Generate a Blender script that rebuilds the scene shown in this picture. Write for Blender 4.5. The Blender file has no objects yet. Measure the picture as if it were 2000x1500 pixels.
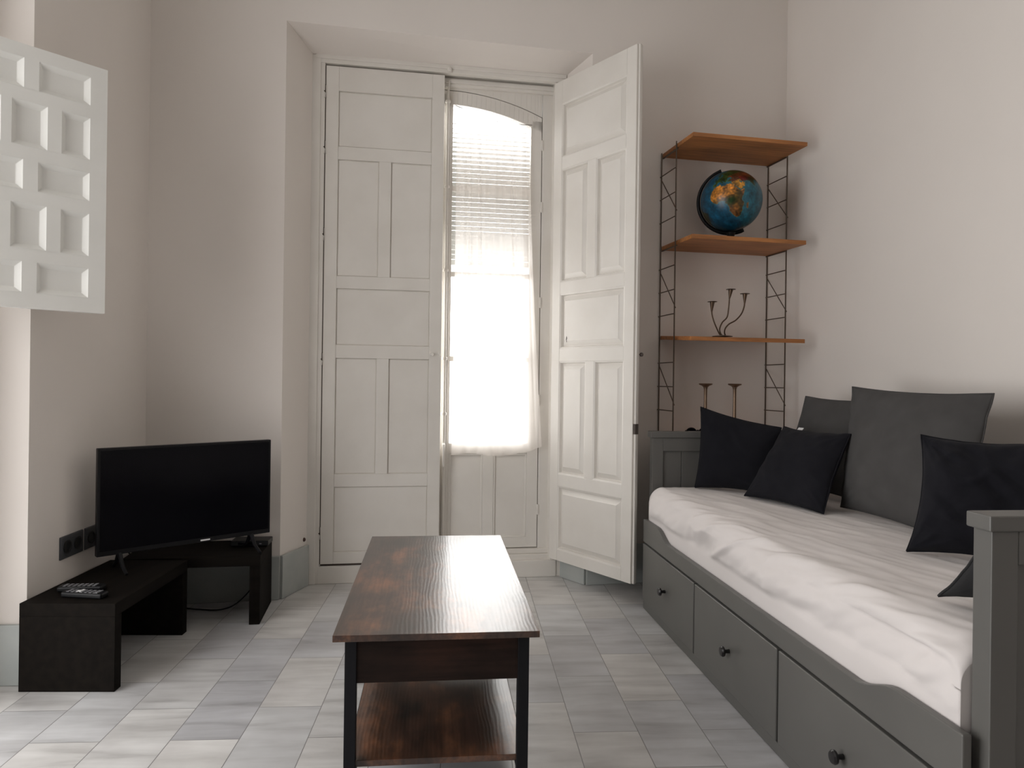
import bpy, bmesh, math, random
from mathutils import Vector, Matrix, noise
random.seed(7)
S = bpy.context.scene
COL = S.collection
PI = math.pi

# ------------------------------------------------------------------ camera
ROLL = 0.013
cam_d = bpy.data.cameras.new('camera')
cam = bpy.data.objects.new('camera', cam_d)
COL.objects.link(cam)
cam_d.sensor_width = 36.0
cam_d.sensor_fit = 'HORIZONTAL'
cam_d.lens = 1410 / 2000 * 36.0
cam_d.shift_y = -11 / 2000
cam_d.clip_start = 0.02
cam.matrix_world = Matrix.Translation((0, 0, 1.10)) @ Matrix.Rotation(PI / 2, 4, 'X') @ Matrix.Rotation(ROLL, 4, 'Z')
S.camera = cam

# ------------------------------------------------------------------ view, world, light
S.view_settings.view_transform = 'Standard'
S.view_settings.look = 'None'
S.view_settings.gamma = 1
S.view_settings.use_curve_mapping = False
S.view_settings.exposure = 0.1
S.cycles.use_denoising = True
S.cycles.max_bounces = 14
S.cycles.diffuse_bounces = 8
S.cycles.glossy_bounces = 4
S.cycles.transmission_bounces = 8
S.cycles.transparent_max_bounces = 16
S.cycles.caustics_reflective = False
S.cycles.caustics_refractive = False
S.cycles.sample_clamp_indirect = 6.0

SKY_FRONT, SKY_SIDE = 9.0, 3.9
w = bpy.data.worlds.new('world')
S.world = w
w.use_nodes = True
bg = w.node_tree.nodes['Background']
# the sky is brighter beyond the balcony door (+y) than on the side street (-x)
_nt = w.node_tree
_tc = _nt.nodes.new('ShaderNodeTexCoord')
_sp = _nt.nodes.new('ShaderNodeSeparateXYZ')
_nt.links.new(_tc.outputs['Generated'], _sp.inputs[0])
_mr = _nt.nodes.new('ShaderNodeMapRange')
_mr.interpolation_type = 'SMOOTHSTEP'
_mr.inputs[1].default_value = 0.1
_mr.inputs[2].default_value = 0.75
_mr.inputs[3].default_value = SKY_SIDE
_mr.inputs[4].default_value = SKY_FRONT
_nt.links.new(_sp.outputs['Y'], _mr.inputs[0])
_nt.links.new(_mr.outputs[0], bg.inputs[1])
bg.inputs[0].default_value = (1.0, 0.99, 0.985, 1)


def area(name, loc, direction, sx, sy, power, portal=False, col=(1, 1, 1)):
    d = bpy.data.lights.new(name, 'AREA')
    d.shape = 'RECTANGLE'
    d.size = sx
    d.size_y = sy
    d.energy = power
    d.color = col
    d.cycles.is_portal = portal
    o = bpy.data.objects.new(name, d)
    COL.objects.link(o)
    o.location = loc
    o.rotation_euler = Vector(direction).to_track_quat('-Z', 'Y').to_euler()
    return o


area('portal_balcony_door', (-0.32, 4.20, 1.42), (0.168, -0.986, 0), 1.25, 2.6, 1, True)
WY = 0.0
area('portal_side_window', (-2.12, (WY + 2.3) / 2, 1.3), (1, 0, 0), 2.3 - WY, 2.6, 1, True)

# ------------------------------------------------------------------ material helpers
def mat(name, col=(0.8, 0.8, 0.8), rough=0.6, metal=0.0, spec=0.5, sheen=0.0):
    m = bpy.data.materials.new(name)
    m.use_nodes = True
    b = m.node_tree.nodes['Principled BSDF']
    b.inputs['Base Color'].default_value = (*col, 1)
    b.inputs['Roughness'].default_value = rough
    b.inputs['Metallic'].default_value = metal
    b.inputs['Specular IOR Level'].default_value = spec
    if sheen:
        b.inputs['Sheen Weight'].default_value = sheen
        b.inputs['Sheen Roughness'].default_value = 0.5
    return m


class NT:
    def __init__(self, m):
        self.t = m.node_tree
        self.b = self.t.nodes['Principled BSDF']

    def n(self, typ, **kw):
        nd = self.t.nodes.new(typ)
        for k, v in kw.items():
            if k.startswith('i_'):
                nd.inputs[k[2:].replace('_', ' ')].default_value = v
            else:
                setattr(nd, k, v)
        return nd

    def l(self, a, b):
        self.t.links.new(a, b)

    def ramp(self, stops):
        r = self.t.nodes.new('ShaderNodeValToRGB')
        e = r.color_ramp.elements
        while len(e) < len(stops):
            e.new(0.5)
        for el, (p, c) in zip(e, stops):
            el.position = p
            el.color = (*c, 1)
        return r

    def mapping(self, scale=(1, 1, 1), rot=(0, 0, 0), loc=(0, 0, 0), src='Object'):
        tc = self.n('ShaderNodeTexCoord')
        mp = self.n('ShaderNodeMapping')
        mp.inputs['Scale'].default_value = scale
        mp.inputs['Rotation'].default_value = rot
        mp.inputs['Location'].default_value = loc
        self.l(tc.outputs[src], mp.inputs['Vector'])
        return mp

    def bump(self, h, strength, dist=0.002):
        bp = self.n('ShaderNodeBump')
        bp.inputs['Strength'].default_value = strength
        bp.inputs['Distance'].default_value = dist
        self.l(h, bp.inputs['Height'])
        self.l(bp.outputs['Normal'], self.b.inputs['Normal'])
        return bp


def noisy(name, c1, c2, scale, rough, bump=0.0, bscale=None, bdist=0.002, detail=4, stretch=(1, 1, 1), **kw):
    m = mat(name, c1, rough, **kw)
    t = NT(m)
    mp = t.mapping(stretch)
    nz = t.n('ShaderNodeTexNoise')
    nz.inputs['Scale'].default_value = scale
    nz.inputs['Detail'].default_value = detail
    t.l(mp.outputs[0], nz.inputs['Vector'])
    r = t.ramp([(0.35, c1), (0.65, c2)])
    t.l(nz.outputs['Fac'], r.inputs['Fac'])
    t.l(r.outputs['Color'], t.b.inputs['Base Color'])
    if bump:
        n2 = t.n('ShaderNodeTexNoise')
        n2.inputs['Scale'].default_value = bscale or scale
        n2.inputs['Detail'].default_value = 3
        t.l(mp.outputs[0], n2.inputs['Vector'])
        t.bump(n2.outputs['Fac'], bump, bdist)
    return m


M = {}
M['wall'] = noisy('wall_plaster', (0.745, 0.70, 0.66), (0.77, 0.725, 0.685), 1.3, 0.85, bump=0.25, bscale=9, bdist=0.004)
M['ceiling'] = mat('ceiling_paint', (0.75, 0.74, 0.72), 0.9)
M['paint'] = noisy('old_white_paint', (0.70, 0.67, 0.625), (0.74, 0.712, 0.67), 5, 0.38, bump=0.12, bscale=35, bdist=0.001)
M['carved'] = noisy('carved_white_paint', (0.76, 0.76, 0.73), (0.80, 0.80, 0.77), 6, 0.5, bump=0.1, bscale=30, bdist=0.001)
M['crack'] = mat('dark_gap', (0.06, 0.045, 0.035), 0.9)
M['skirt'] = noisy('grey_green_marble', (0.36, 0.385, 0.375), (0.43, 0.45, 0.435), 5, 0.4, detail=6)
M['grey'] = noisy('grey_bed_paint', (0.108, 0.105, 0.098), (0.118, 0.115, 0.107), 4, 0.42)
M['knob'] = mat('dark_knob', (0.012, 0.011, 0.012), 0.25)
M['black_metal'] = mat('black_metal', (0.007, 0.007, 0.009), 0.5, spec=0.2)
M['steel'] = mat('aged_wire', (0.16, 0.125, 0.10), 0.34, metal=0.9)
M['brass'] = mat('dark_bronze', (0.10, 0.066, 0.045), 0.35, metal=0.85)
M['brass2'] = mat('tarnished_brass', (0.26, 0.18, 0.125), 0.33, metal=0.85)
M['hinge'] = mat('hinge_metal', (0.12, 0.10, 0.09), 0.5, metal=0.5)
M['black'] = mat('black_plastic', (0.006, 0.006, 0.007), 0.4, spec=0.25)
M['screen'] = mat('dark_screen', (0.002, 0.002, 0.0035), 0.2, spec=0.14)
M['socket'] = mat('socket_grey', (0.06, 0.063, 0.07), 0.4)
M['socket_dark'] = mat('socket_hole', (0.008, 0.008, 0.008), 0.5)
M['white_plastic'] = mat('white_plastic', (0.75, 0.75, 0.75), 0.4)
M['grey_plastic'] = mat('grey_plastic', (0.16, 0.16, 0.17), 0.4)
M['bench'] = noisy('black_brown_wood', (0.0050, 0.0038, 0.0030), (0.0085, 0.0065, 0.0050), 3, 0.75, stretch=(1, 12, 12), spec=0.08)


def fabric(name, c1, c2, scale=9, rough=0.95, sheen=0.1, bump=0.35):
    m = mat(name, c1, rough, spec=0.1, sheen=sheen)
    t = NT(m)
    mp = t.mapping()
    nz = t.n('ShaderNodeTexNoise')
    nz.inputs['Scale'].default_value = scale
    nz.inputs['Detail'].default_value = 5
    t.l(mp.outputs[0], nz.inputs['Vector'])
    r = t.ramp([(0.3, c1), (0.7, c2)])
    t.l(nz.outputs['Fac'], r.inputs['Fac'])
    t.l(r.outputs['Color'], t.b.inputs['Base Color'])
    n2 = t.n('ShaderNodeTexNoise')
    n2.inputs['Scale'].default_value = 600
    t.l(mp.outputs[0], n2.inputs['Vector'])
    t.bump(n2.outputs['Fac'], bump, 0.0006)
    return m


M['dark_fabric'] = fabric('dark_navy_cotton', (0.0095, 0.0095, 0.0125), (0.013, 0.013, 0.0165), sheen=0.03)
M['grey_fabric'] = fabric('grey_linen', (0.060, 0.058, 0.057), (0.074, 0.072, 0.071), sheen=0.04)
M['grey_fabric_dark'] = fabric('charcoal_linen', (0.030, 0.030, 0.031), (0.037, 0.037, 0.038), sheen=0.04)
M['sheet'] = fabric('white_cotton_sheet', (0.68, 0.64, 0.625), (0.72, 0.68, 0.668), scale=3, bump=0.15)


def mk_floor():
    m = mat('marble_tiles', (0.6, 0.6, 0.6), 0.3)
    t = NT(m)
    a = 0.0664
    tc = t.n('ShaderNodeTexCoord')
    sp = t.n('ShaderNodeSeparateXYZ')
    t.l(tc.outputs['Object'], sp.inputs[0])

    def lin(ax, ay, c):
        m1 = t.n('ShaderNodeMath', operation='MULTIPLY')
        m1.inputs[1].default_value = ax
        t.l(sp.outputs['X'], m1.inputs[0])
        m2 = t.n('ShaderNodeMath', operation='MULTIPLY_ADD')
        m2.inputs[1].default_value = ay
        t.l(sp.outputs['Y'], m2.inputs[0])
        t.l(m1.outputs[0], m2.inputs[2])
        m3 = t.n('ShaderNodeMath', operation='ADD')
        m3.inputs[1].default_value = c
        t.l(m2.outputs[0], m3.inputs[0])
        return m3.outputs[0]
    v = lin(-math.sin(a), math.cos(a), -2.440 + 0.422 * 20)
    u = lin(math.cos(a), math.sin(a), -0.355 + 0.2035 * 40)
    cb = t.n('ShaderNodeCombineXYZ')
    t.l(v, cb.inputs[0])
    t.l(u, cb.inputs[1])
    br = t.n('ShaderNodeTexBrick')
    br.offset = 0.5
    br.offset_frequency = 2
    br.squash = 1
    br.inputs['Color1'].default_value = (0, 0, 0, 1)
    br.inputs['Color2'].default_value = (1, 1, 1, 1)
    br.inputs['Mortar'].default_value = (0.5, 0.5, 0.5, 1)
    br.inputs['Scale'].default_value = 1
    br.inputs['Mortar Size'].default_value = 0.0016
    br.inputs['Mortar Smooth'].default_value = 0.4
    br.inputs['Bias'].default_value = 0
    br.inputs['Brick Width'].default_value = 0.422
    br.inputs['Row Height'].default_value = 0.2035
    t.l(cb.outputs[0], br.inputs['Vector'])
    rnd = t.n('ShaderNodeMath', operation='MULTIPLY')
    rnd.inputs[1].default_value = 37.0
    t.l(br.outputs['Color'], rnd.inputs[0])
    # veins run mostly across the rows, different in each tile
    mp = t.n('ShaderNodeMapping')
    mp.inputs['Scale'].default_value = (14, 2.2, 1)
    mp.inputs['Rotation'].default_value = (0, 0, 0.25)
    t.l(cb.outputs[0], mp.inputs['Vector'])
    nz = t.n('ShaderNodeTexNoise', noise_dimensions='4D')
    nz.inputs['Scale'].default_value = 1.0
    nz.inputs['Detail'].default_value = 6
    nz.inputs['Roughness'].default_value = 0.55
    nz.inputs['Distortion'].default_value = 0.6
    t.l(mp.outputs[0], nz.inputs['Vector'])
    t.l(rnd.outputs[0], nz.inputs['W'])
    r1 = t.ramp([(0.25, (0.36, 0.352, 0.352)), (0.42, (0.53, 0.53, 0.53)), (0.60, (0.63, 0.632, 0.635)), (0.8, (0.70, 0.705, 0.71))])
    t.l(nz.outputs['Fac'], r1.inputs['Fac'])
    # tile tint: from grey and bluish to cream
    r2 = t.ramp([(0.0, (0.80, 0.80, 0.83)), (0.35, (0.95, 0.955, 0.96)), (0.7, (1.0, 0.98, 0.95)), (1.0, (1.08, 1.06, 1.03))])
    t.l(br.outputs['Color'], r2.inputs['Fac'])
    mx = t.n('ShaderNodeMix', data_type='RGBA', blend_type='MULTIPLY')
    mx.inputs[0].default_value = 1
    t.l(r1.outputs[0], mx.inputs[6])
    t.l(r2.outputs[0], mx.inputs[7])
    # broad clouding
    n3 = t.n('ShaderNodeTexNoise', noise_dimensions='4D')
    n3.inputs['Scale'].default_value = 5
    n3.inputs['Detail'].default_value = 3
    t.l(cb.outputs[0], n3.inputs['Vector'])
    t.l(rnd.outputs[0], n3.inputs['W'])
    r3 = t.ramp([(0.3, (0.86, 0.85, 0.85)), (0.65, (1.04, 1.04, 1.04))])
    t.l(n3.outputs['Fac'], r3.inputs['Fac'])
    mx2 = t.n('ShaderNodeMix', data_type='RGBA', blend_type='MULTIPLY')
    mx2.inputs[0].default_value = 1
    t.l(mx.outputs[2], mx2.inputs[6])
    t.l(r3.outputs[0], mx2.inputs[7])
    mo = t.n('ShaderNodeMix', data_type='RGBA')
    t.l(br.outputs['Fac'], mo.inputs[0])
    t.l(mx2.outputs[2], mo.inputs[6])
    mo.inputs[7].default_value = (0.20, 0.195, 0.19, 1)
    t.l(mo.outputs[2], t.b.inputs['Base Color'])
    inv = t.n('ShaderNodeMath', operation='SUBTRACT')
    inv.inputs[0].default_value = 1
    t.l(br.outputs['Fac'], inv.inputs[1])
    t.bump(inv.outputs[0], 0.4, 0.001)
    rr = t.n('ShaderNodeMapRange')
    rr.inputs[3].default_value = 0.26
    rr.inputs[4].default_value = 0.42
    t.l(n3.outputs['Fac'], rr.inputs[0])
    t.l(rr.outputs[0], t.b.inputs['Roughness'])
    return m


M['floor'] = mk_floor()


def wood(name, dark, mid, light, scale=(1.4, 26, 26), rough=0.35, bump=0.35, blot=2.2, rings=True, spec=0.5):
    m = mat(name, mid, rough, spec=spec)
    t = NT(m)
    mp = t.mapping(scale)
    nz = t.n('ShaderNodeTexNoise')
    nz.inputs['Scale'].default_value = 2.5
    nz.inputs['Detail'].default_value = 7
    nz.inputs['Roughness'].default_value = 0.65
    nz.inputs['Distortion'].default_value = 0.3
    t.l(mp.outputs[0], nz.inputs['Vector'])
    mp2 = t.mapping((1, 2.0, 2.0))
    n2 = t.n('ShaderNodeTexNoise')
    n2.inputs['Scale'].default_value = blot
    n2.inputs['Detail'].default_value = 5
    n2.inputs['Roughness'].default_value = 0.6
    t.l(mp2.outputs[0], n2.inputs['Vector'])
    r2 = t.ramp([(0.32, dark), (0.52, mid), (0.72, light)])
    t.l(n2.outputs['Fac'], r2.inputs['Fac'])
    r1 = t.ramp([(0.32, (0.45, 0.45, 0.45)), (0.6, (1.1, 1.1, 1.1))])
    t.l(nz.outputs['Fac'], r1.inputs['Fac'])
    mx = t.n('ShaderNodeMix', data_type='RGBA', blend_type='MULTIPLY')
    mx.inputs[0].default_value = 0.8
    t.l(r2.outputs[0], mx.inputs[6])
    t.l(r1.outputs[0], mx.inputs[7])
    t.l(mx.outputs[2], t.b.inputs['Base Color'])
    if rings:
        wv = t.n('ShaderNodeTexWave', wave_type='BANDS', bands_direction='Y')
        wv.inputs['Scale'].default_value = 30
        wv.inputs['Distortion'].default_value = 9
        wv.inputs['Detail'].default_value = 3
        wv.inputs['Detail Scale'].default_value = 0.6
        mp3 = t.mapping((0.22, 1, 1))
        t.l(mp3.outputs[0], wv.inputs['Vector'])
        ad = t.n('ShaderNodeMath', operation='ADD')
        t.l(wv.outputs['Fac'], ad.inputs[0])
        t.l(nz.outputs['Fac'], ad.inputs[1])
        t.bump(ad.outputs[0], bump, 0.0012)
    elif bump:
        t.bump(nz.outputs['Fac'], bump, 0.001)
    return m


M['rustic'] = wood('rustic_brown_wood', (0.014, 0.009, 0.007), (0.062, 0.030, 0.019), (0.25, 0.10, 0.045), rough=0.32, bump=0.16, blot=3.4, spec=0.35)
_b = M['rustic'].node_tree.nodes['Principled BSDF']
_b.inputs['Coat Weight'].default_value = 0.62
_b.inputs['Coat Roughness'].default_value = 0.2
_b.inputs['Coat IOR'].default_value = 1.6
M['rustic_dark'] = wood('rustic_dark_wood', (0.008, 0.005, 0.004), (0.022, 0.012, 0.009), (0.05, 0.022, 0.014), rough=0.6, bump=0.2, blot=2.6, spec=0.15)
M['teak'] = wood('orange_teak', (0.33, 0.125, 0.034), (0.42, 0.165, 0.048), (0.50, 0.215, 0.068), scale=(1.2, 20, 20), rough=0.5, bump=0.05, rings=False)


def mk_glass():
    m = bpy.data.materials.new('window_glass')
    m.use_nodes = True
    nt = m.node_tree
    nt.nodes.remove(nt.nodes['Principled BSDF'])
    tr = nt.nodes.new('ShaderNodeBsdfTransparent')
    tr.inputs[0].default_value = (0.96, 0.97, 0.97, 1)
    gl = nt.nodes.new('ShaderNodeBsdfGlossy')
    gl.inputs['Roughness'].default_value = 0.02
    mx = nt.nodes.new('ShaderNodeMixShader')
    mx.inputs[0].default_value = 0.06
    nt.links.new(tr.outputs[0], mx.inputs[1])
    nt.links.new(gl.outputs[0], mx.inputs[2])
    nt.links.new(mx.outputs[0], nt.nodes['Material Output'].inputs[0])
    return m


M['glass'] = mk_glass()


def mk_curtain():
    m = bpy.data.materials.new('sheer_curtain')
    m.use_nodes = True
    nt = m.node_tree
    nt.nodes.remove(nt.nodes['Principled BSDF'])
    tr = nt.nodes.new('ShaderNodeBsdfTransparent')
    tr.inputs[0].default_value = (0.98, 0.97, 0.96, 1)
    tl = nt.nodes.new('ShaderNodeBsdfTranslucent')
    tl.inputs[0].default_value = (0.93, 0.89, 0.86, 1)
    df = nt.nodes.new('ShaderNodeBsdfDiffuse')
    df.inputs[0].default_value = (0.85, 0.80, 0.75, 1)
    m1 = nt.nodes.new('ShaderNodeMixShader')
    m1.inputs[0].default_value = 0.5
    nt.links.new(tl.outputs[0], m1.inputs[1])
    nt.links.new(df.outputs[0], m1.inputs[2])
    m2 = nt.nodes.new('ShaderNodeMixShader')
    m2.inputs[0].default_value = 0.62
    nt.links.new(tr.outputs[0], m2.inputs[1])
    nt.links.new(m1.outputs[0], m2.inputs[2])
    nt.links.new(m2.outputs[0], nt.nodes['Material Output'].inputs[0])
    return m


M['curtain'] = mk_curtain()
M['slat'] = mat('blind_slat', (0.50, 0.49, 0.47), 0.6)
_b = M['slat'].node_tree.nodes['Principled BSDF']
_b.inputs['Transmission Weight'].default_value = 0.0

# ------------------------------------------------------------------ mesh helpers
class MB:
    """collects shapes into one bmesh; every method takes an optional matrix"""

    def __init__(s):
        s.bm = bmesh.new()

    def box(s, x0, x1, y0, y1, z0, z1, mx=None):
        vs = [Vector((x, y, z)) for z in (z0, z1) for y in (y0, y1) for x in (x0, x1)]
        if mx:
            vs = [mx @ v for v in vs]
        v = [s.bm.verts.new(p) for p in vs]
        for f in ((0, 2, 3, 1), (4, 5, 7, 6), (0, 1, 5, 4), (2, 6, 7, 3), (0, 4, 6, 2), (1, 3, 7, 5)):
            s.bm.faces.new([v[i] for i in f])
        return s

    def hexa(s, pts):
        v = [s.bm.verts.new(p) for p in pts]
        for f in ((0, 3, 2, 1), (4, 5, 6, 7), (0, 1, 5, 4), (1, 2, 6, 5), (2, 3, 7, 6), (3, 0, 4, 7)):
            s.bm.faces.new([v[i] for i in f])
        return s

    def prism(s, poly, z0, z1, mx=None):
        """poly in xy, extruded in z"""
        def T(p):
            p = Vector(p)
            return mx @ p if mx else p
        a = [s.bm.verts.new(T((x, y, z0))) for x, y in poly]
        b = [s.bm.verts.new(T((x, y, z1))) for x, y in poly]
        n = len(poly)
        s.bm.faces.new(a[::-1])
        s.bm.faces.new(b)
        for i in range(n):
            s.bm.faces.new([a[i], a[(i + 1) % n], b[(i + 1) % n], b[i]])
        return s

    def slab(s, poly, y0, y1, mx=None):
        """poly in xz, extruded in y"""
        q = Matrix(((1, 0, 0, 0), (0, 0, 1, 0), (0, 1, 0, 0), (0, 0, 0, 1)))
        return s.prism(poly, y0, y1, (mx @ q) if mx else q)

    def tube(s, pts, r, seg=10, mx=None, caps=True):
        pts = [Vector(p) for p in pts]
        if mx:
            pts = [mx @ p for p in pts]
        n = len(pts)
        rad = r if isinstance(r, (list, tuple)) else [r] * n
        up = None
        rings = []
        for i, p in enumerate(pts):
            d = (pts[min(i + 1, n - 1)] - pts[max(i - 1, 0)]).normalized()
            if up is None:
                up = d.orthogonal().normalized()
            up = (up - d * up.dot(d)).normalized()
            side = d.cross(up)
            rings.append([s.bm.verts.new(p + (up * math.cos(2 * PI * k / seg) + side * math.sin(2 * PI * k / seg)) * rad[i]) for k in range(seg)])
        for i in range(n - 1):
            for k in range(seg):
                k2 = (k + 1) % seg
                s.bm.faces.new([rings[i][k], rings[i][k2], rings[i + 1][k2], rings[i + 1][k]])
        if caps:
            s.bm.faces.new(rings[0][::-1])
            s.bm.faces.new(rings[-1])
        return s

    def lathe(s, prof, seg=24, mx=None):
        """prof list of (r,z)"""
        rings = []
        for r, z in prof:
            ring = []
            if r < 1e-6:
                p = Vector((0, 0, z))
                ring = [s.bm.verts.new(mx @ p if mx else p)]
            else:
                for k in range(seg):
                    p = Vector((r * math.cos(2 * PI * k / seg), r * math.sin(2 * PI * k / seg), z))
                    ring.append(s.bm.verts.new(mx @ p if mx else p))
            rings.append(ring)
        for a, b in zip(rings, rings[1:]):
            for k in range(seg):
                k2 = (k + 1) % seg
                q = [a[k % len(a)], a[k2 % len(a)], b[k2 % len(b)], b[k % len(b)]]
                u = []
                for v in q:
                    if v not in u:
                        u.append(v)
                if len(u) > 2:
                    s.bm.faces.new(u)
        if len(rings[0]) > 1:
            s.bm.faces.new(rings[0][::-1])
        if len(rings[-1]) > 1:
            s.bm.faces.new(rings[-1])
        return s

    def build(s, name, m, parent=None, smooth=False, bevel=0.0, label=None, seg=2):
        bmesh.ops.recalc_face_normals(s.bm, faces=s.bm.faces)
        me = bpy.data.meshes.new(name)
        s.bm.to_mesh(me)
        s.bm.free()
        me.materials.append(m)
        if smooth:
            for p in me.polygons:
                p.use_smooth = True
            if smooth != 'all':
                me.set_sharp_from_angle(angle=math.radians(40))
        o = bpy.data.objects.new(name, me)
        COL.objects.link(o)
        if parent:
            o.parent = parent
        if bevel:
            b = o.modifiers.new('bevel', 'BEVEL')
            b.width = bevel
            b.segments = seg
            b.limit_method = 'ANGLE'
            b.angle_limit = math.radians(40)
        if label:
            o['label'] = label
        return o


def tag(o, label=None, cat=None, group=None, kind=None):
    if label:
        o['label'] = label
    if cat:
        o['category'] = cat
    if group:
        o['group'] = group
    if kind:
        o['kind'] = kind
    return o


def thing(name, loc, rz, label, cat, group=None):
    o = bpy.data.objects.new(name, None)
    COL.objects.link(o)
    o.empty_display_size = 0.05
    o.location = loc
    o.rotation_euler = (0, 0, rz)
    return tag(o, label, cat, group)


def struct(o, label=None):
    return tag(o, label, None, None, 'structure')


def frame2(ox, oy, dx, dy, oz=0.0):
    """matrix whose x axis is (dx,dy), y axis its left normal, z up"""
    L = math.hypot(dx, dy)
    dx, dy = dx / L, dy / L
    return Matrix(((dx, -dy, 0, ox), (dy, dx, 0, oy), (0, 0, 1, oz), (0, 0, 0, 1)))


def nz(x, y=0.0, z=0.0):
    return noise.noise(Vector((x, y, z)))


# ------------------------------------------------------------------ room shell
CEIL = 3.4
f = MB().box(-2.6, 3.6, -5.2, 5.3, -0.1, 0.0).build('floor', M['floor'])
struct(f, 'marble tile floor in long staggered rows')
c = MB().box(-2.6, 3.6, -5.2, 4.9, CEIL, CEIL + 0.1).build('ceiling', M['ceiling'])
struct(c, 'white ceiling')


def by(x):
    return 3.55 + 0.2058 * (x + 1.13)


b = MB()
b.prism([(-1.13, 3.55), (-1.066, 3.80), (-1.105, 4.16), (-2.3, 4.0), (-2.3, by(-2.3))], 0, CEIL)
b.prism([(0.41, by(0.41)), (2.6, by(2.6)), (2.6, 4.9), (0.24, 4.42), (0.277, 4.035)], 0, CEIL)
b.hexa([(-1.13, 3.55, 2.845), (0.41, by(0.41), 2.845), (0.277, 4.035, 2.79), (-1.066, 3.80, 2.79),
        (-1.13, 3.55, CEIL), (0.41, by(0.41), CEIL), (0.277, 4.035, CEIL), (-1.066, 3.80, CEIL)])
b.hexa([(-1.066, 3.80, 2.79), (0.277, 4.035, 2.79), (0.24, 4.42, 2.79), (-1.105, 4.16, 2.79),
        (-1.066, 3.80, CEIL), (0.277, 4.035, CEIL), (0.24, 4.42, CEIL), (-1.105, 4.16, CEIL)])
struct(b.build('wall_back', M['wall']), 'white plaster end wall with the deep window recess')

b = MB()
b.prism([(-1.70, 2.545), (-1.742, 3.60), (-2.3, 3.60), (-2.3, 2.52), (-1.86, 2.53)], 0, CEIL)
b.prism([(-1.86, 2.30), (-1.86, 2.53), (-2.15, 2.52), (-2.15, 2.30)], 0, CEIL)
b.box(-2.15, -1.86, WY, 2.30, 2.6, CEIL)
b.box(-2.15, -1.86, -5.0, WY, 0, CEIL)
struct(b.build('wall_left', M['wall']), 'white plaster side wall beside the television')


def rx(y):
    return 1.537 + 0.158 * (4.11 - y)


b = MB().prism([(rx(4.6), 4.6), (rx(4.6) + 0.5, 4.6), (rx(-5.0) + 0.5, -5.0), (rx(-5.0), -5.0)], 0, CEIL)
struct(b.build('wall_right', M['wall']), 'bare white plaster wall behind the daybed')
b = MB().box(-2.3, 3.6, -5.1, -4.9, 0, CEIL)
struct(b.build('wall_rear', mat('rear_wall_bounce_cut', (0.25, 0.23, 0.21), 0.9)), 'plaster wall behind the camera')  # unseen wall, coloured dark and set far back to cut bounced light


def skirt(name, segs, h=0.213, th=0.016):
    b = MB()
    for (x0, y0, x1, y1) in segs:
        m_ = frame2(x0, y0, x1 - x0, y1 - y0)
        b.box(0, math.hypot(x1 - x0, y1 - y0), -th, 0.0, 0.001, h, m_)
    return struct(b.build(name, M['skirt'], bevel=0.002), 'grey green marble skirting along the wall foot')


skirt('baseboard_left', [(-1.86, 2.53, -1.70, 2.545), (-1.70, 2.545, -1.737, 3.42)])
skirt('baseboard_back', [(-1.73, by(-1.73), -1.13, 3.55), (-1.13, 3.55, -1.068, 3.79)])
skirt('baseboard_back_right', [(0.29, 4.02, 0.41, by(0.41)), (0.41, by(0.41), 1.535, by(1.535))])

# ------------------------------------------------------------------ balcony door recess: frame, doors, shutters
AL = math.atan(0.1704)
FB = frame2(0, 3.981, math.cos(AL), math.sin(AL))      # x: s along the frame, y: outwards, z up
SC = -0.366                                             # meeting line of the two glazed doors
HW = 0.533                                              # half width of the door pair
Z_SP, RISE = 2.575, 0.115
RAD = (HW * HW + RISE * RISE) / (2 * RISE)


def arc_z(s_, off=0.0):
    """arch line of the doors; off shrinks the radius"""
    r = RAD - off
    d = s_ - SC
    return Z_SP + RISE - RAD + math.sqrt(max(r * r - d * d, 0))


root = bpy.data.objects.new('window_1', None)
COL.objects.link(root)
struct(root, 'white painted balcony window frame with an arched head inside the recess')
# casing at the room side
b = MB()
b.box(-1.092, -1.042, -0.008, 0.16, 0, 2.79, FB)
b.box(-1.046, -1.020, 0.0, 0.16, 0, 2.775, FB)
b.box(0.226, 0.286, 0.004, 0.16, 0, 2.77, FB)
b.box(-1.068, 0.286, -0.012, 0.02, 2.772, 2.795, FB)
b.box(-1.05, 0.275, -0.004, 0.03, 2.752, 2.775, FB)
b.box(-1.03, 0.23, 0.055, 0.09, 2.76, 2.80, FB)
b.build('casing', M['paint'], root, bevel=0.003)
# fixed panel with arched head behind the shutters
b = MB()
top = 2.79
arc = [(SC + HW * math.cos(PI - PI * k / 32) * 1.0, 0) for k in range(33)]
arc = [(x, arc_z(x, -0.004)) for x, _ in arc]
for (xa, za), (xb, zb) in zip(arc, arc[1:]):
    b.slab([(xa, za), (xb, zb), (xb, top), (xa, top)], 0.08, 0.13, FB)
b.box(SC + HW + 0.004, 0.28, 0.08, 0.13, 0.10, top, FB)
b.box(-1.04, SC - HW - 0.004, 0.08, 0.13, 0.10, top, FB)
b.box(-1.02, 0.235, 0.05, 0.09, 2.722, 2.745, FB)
b.box(-1.02, 0.235, 0.06, 0.09, 2.705, 2.722, FB)
b.build('arched_head', M['paint'], root, bevel=0.002)
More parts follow.
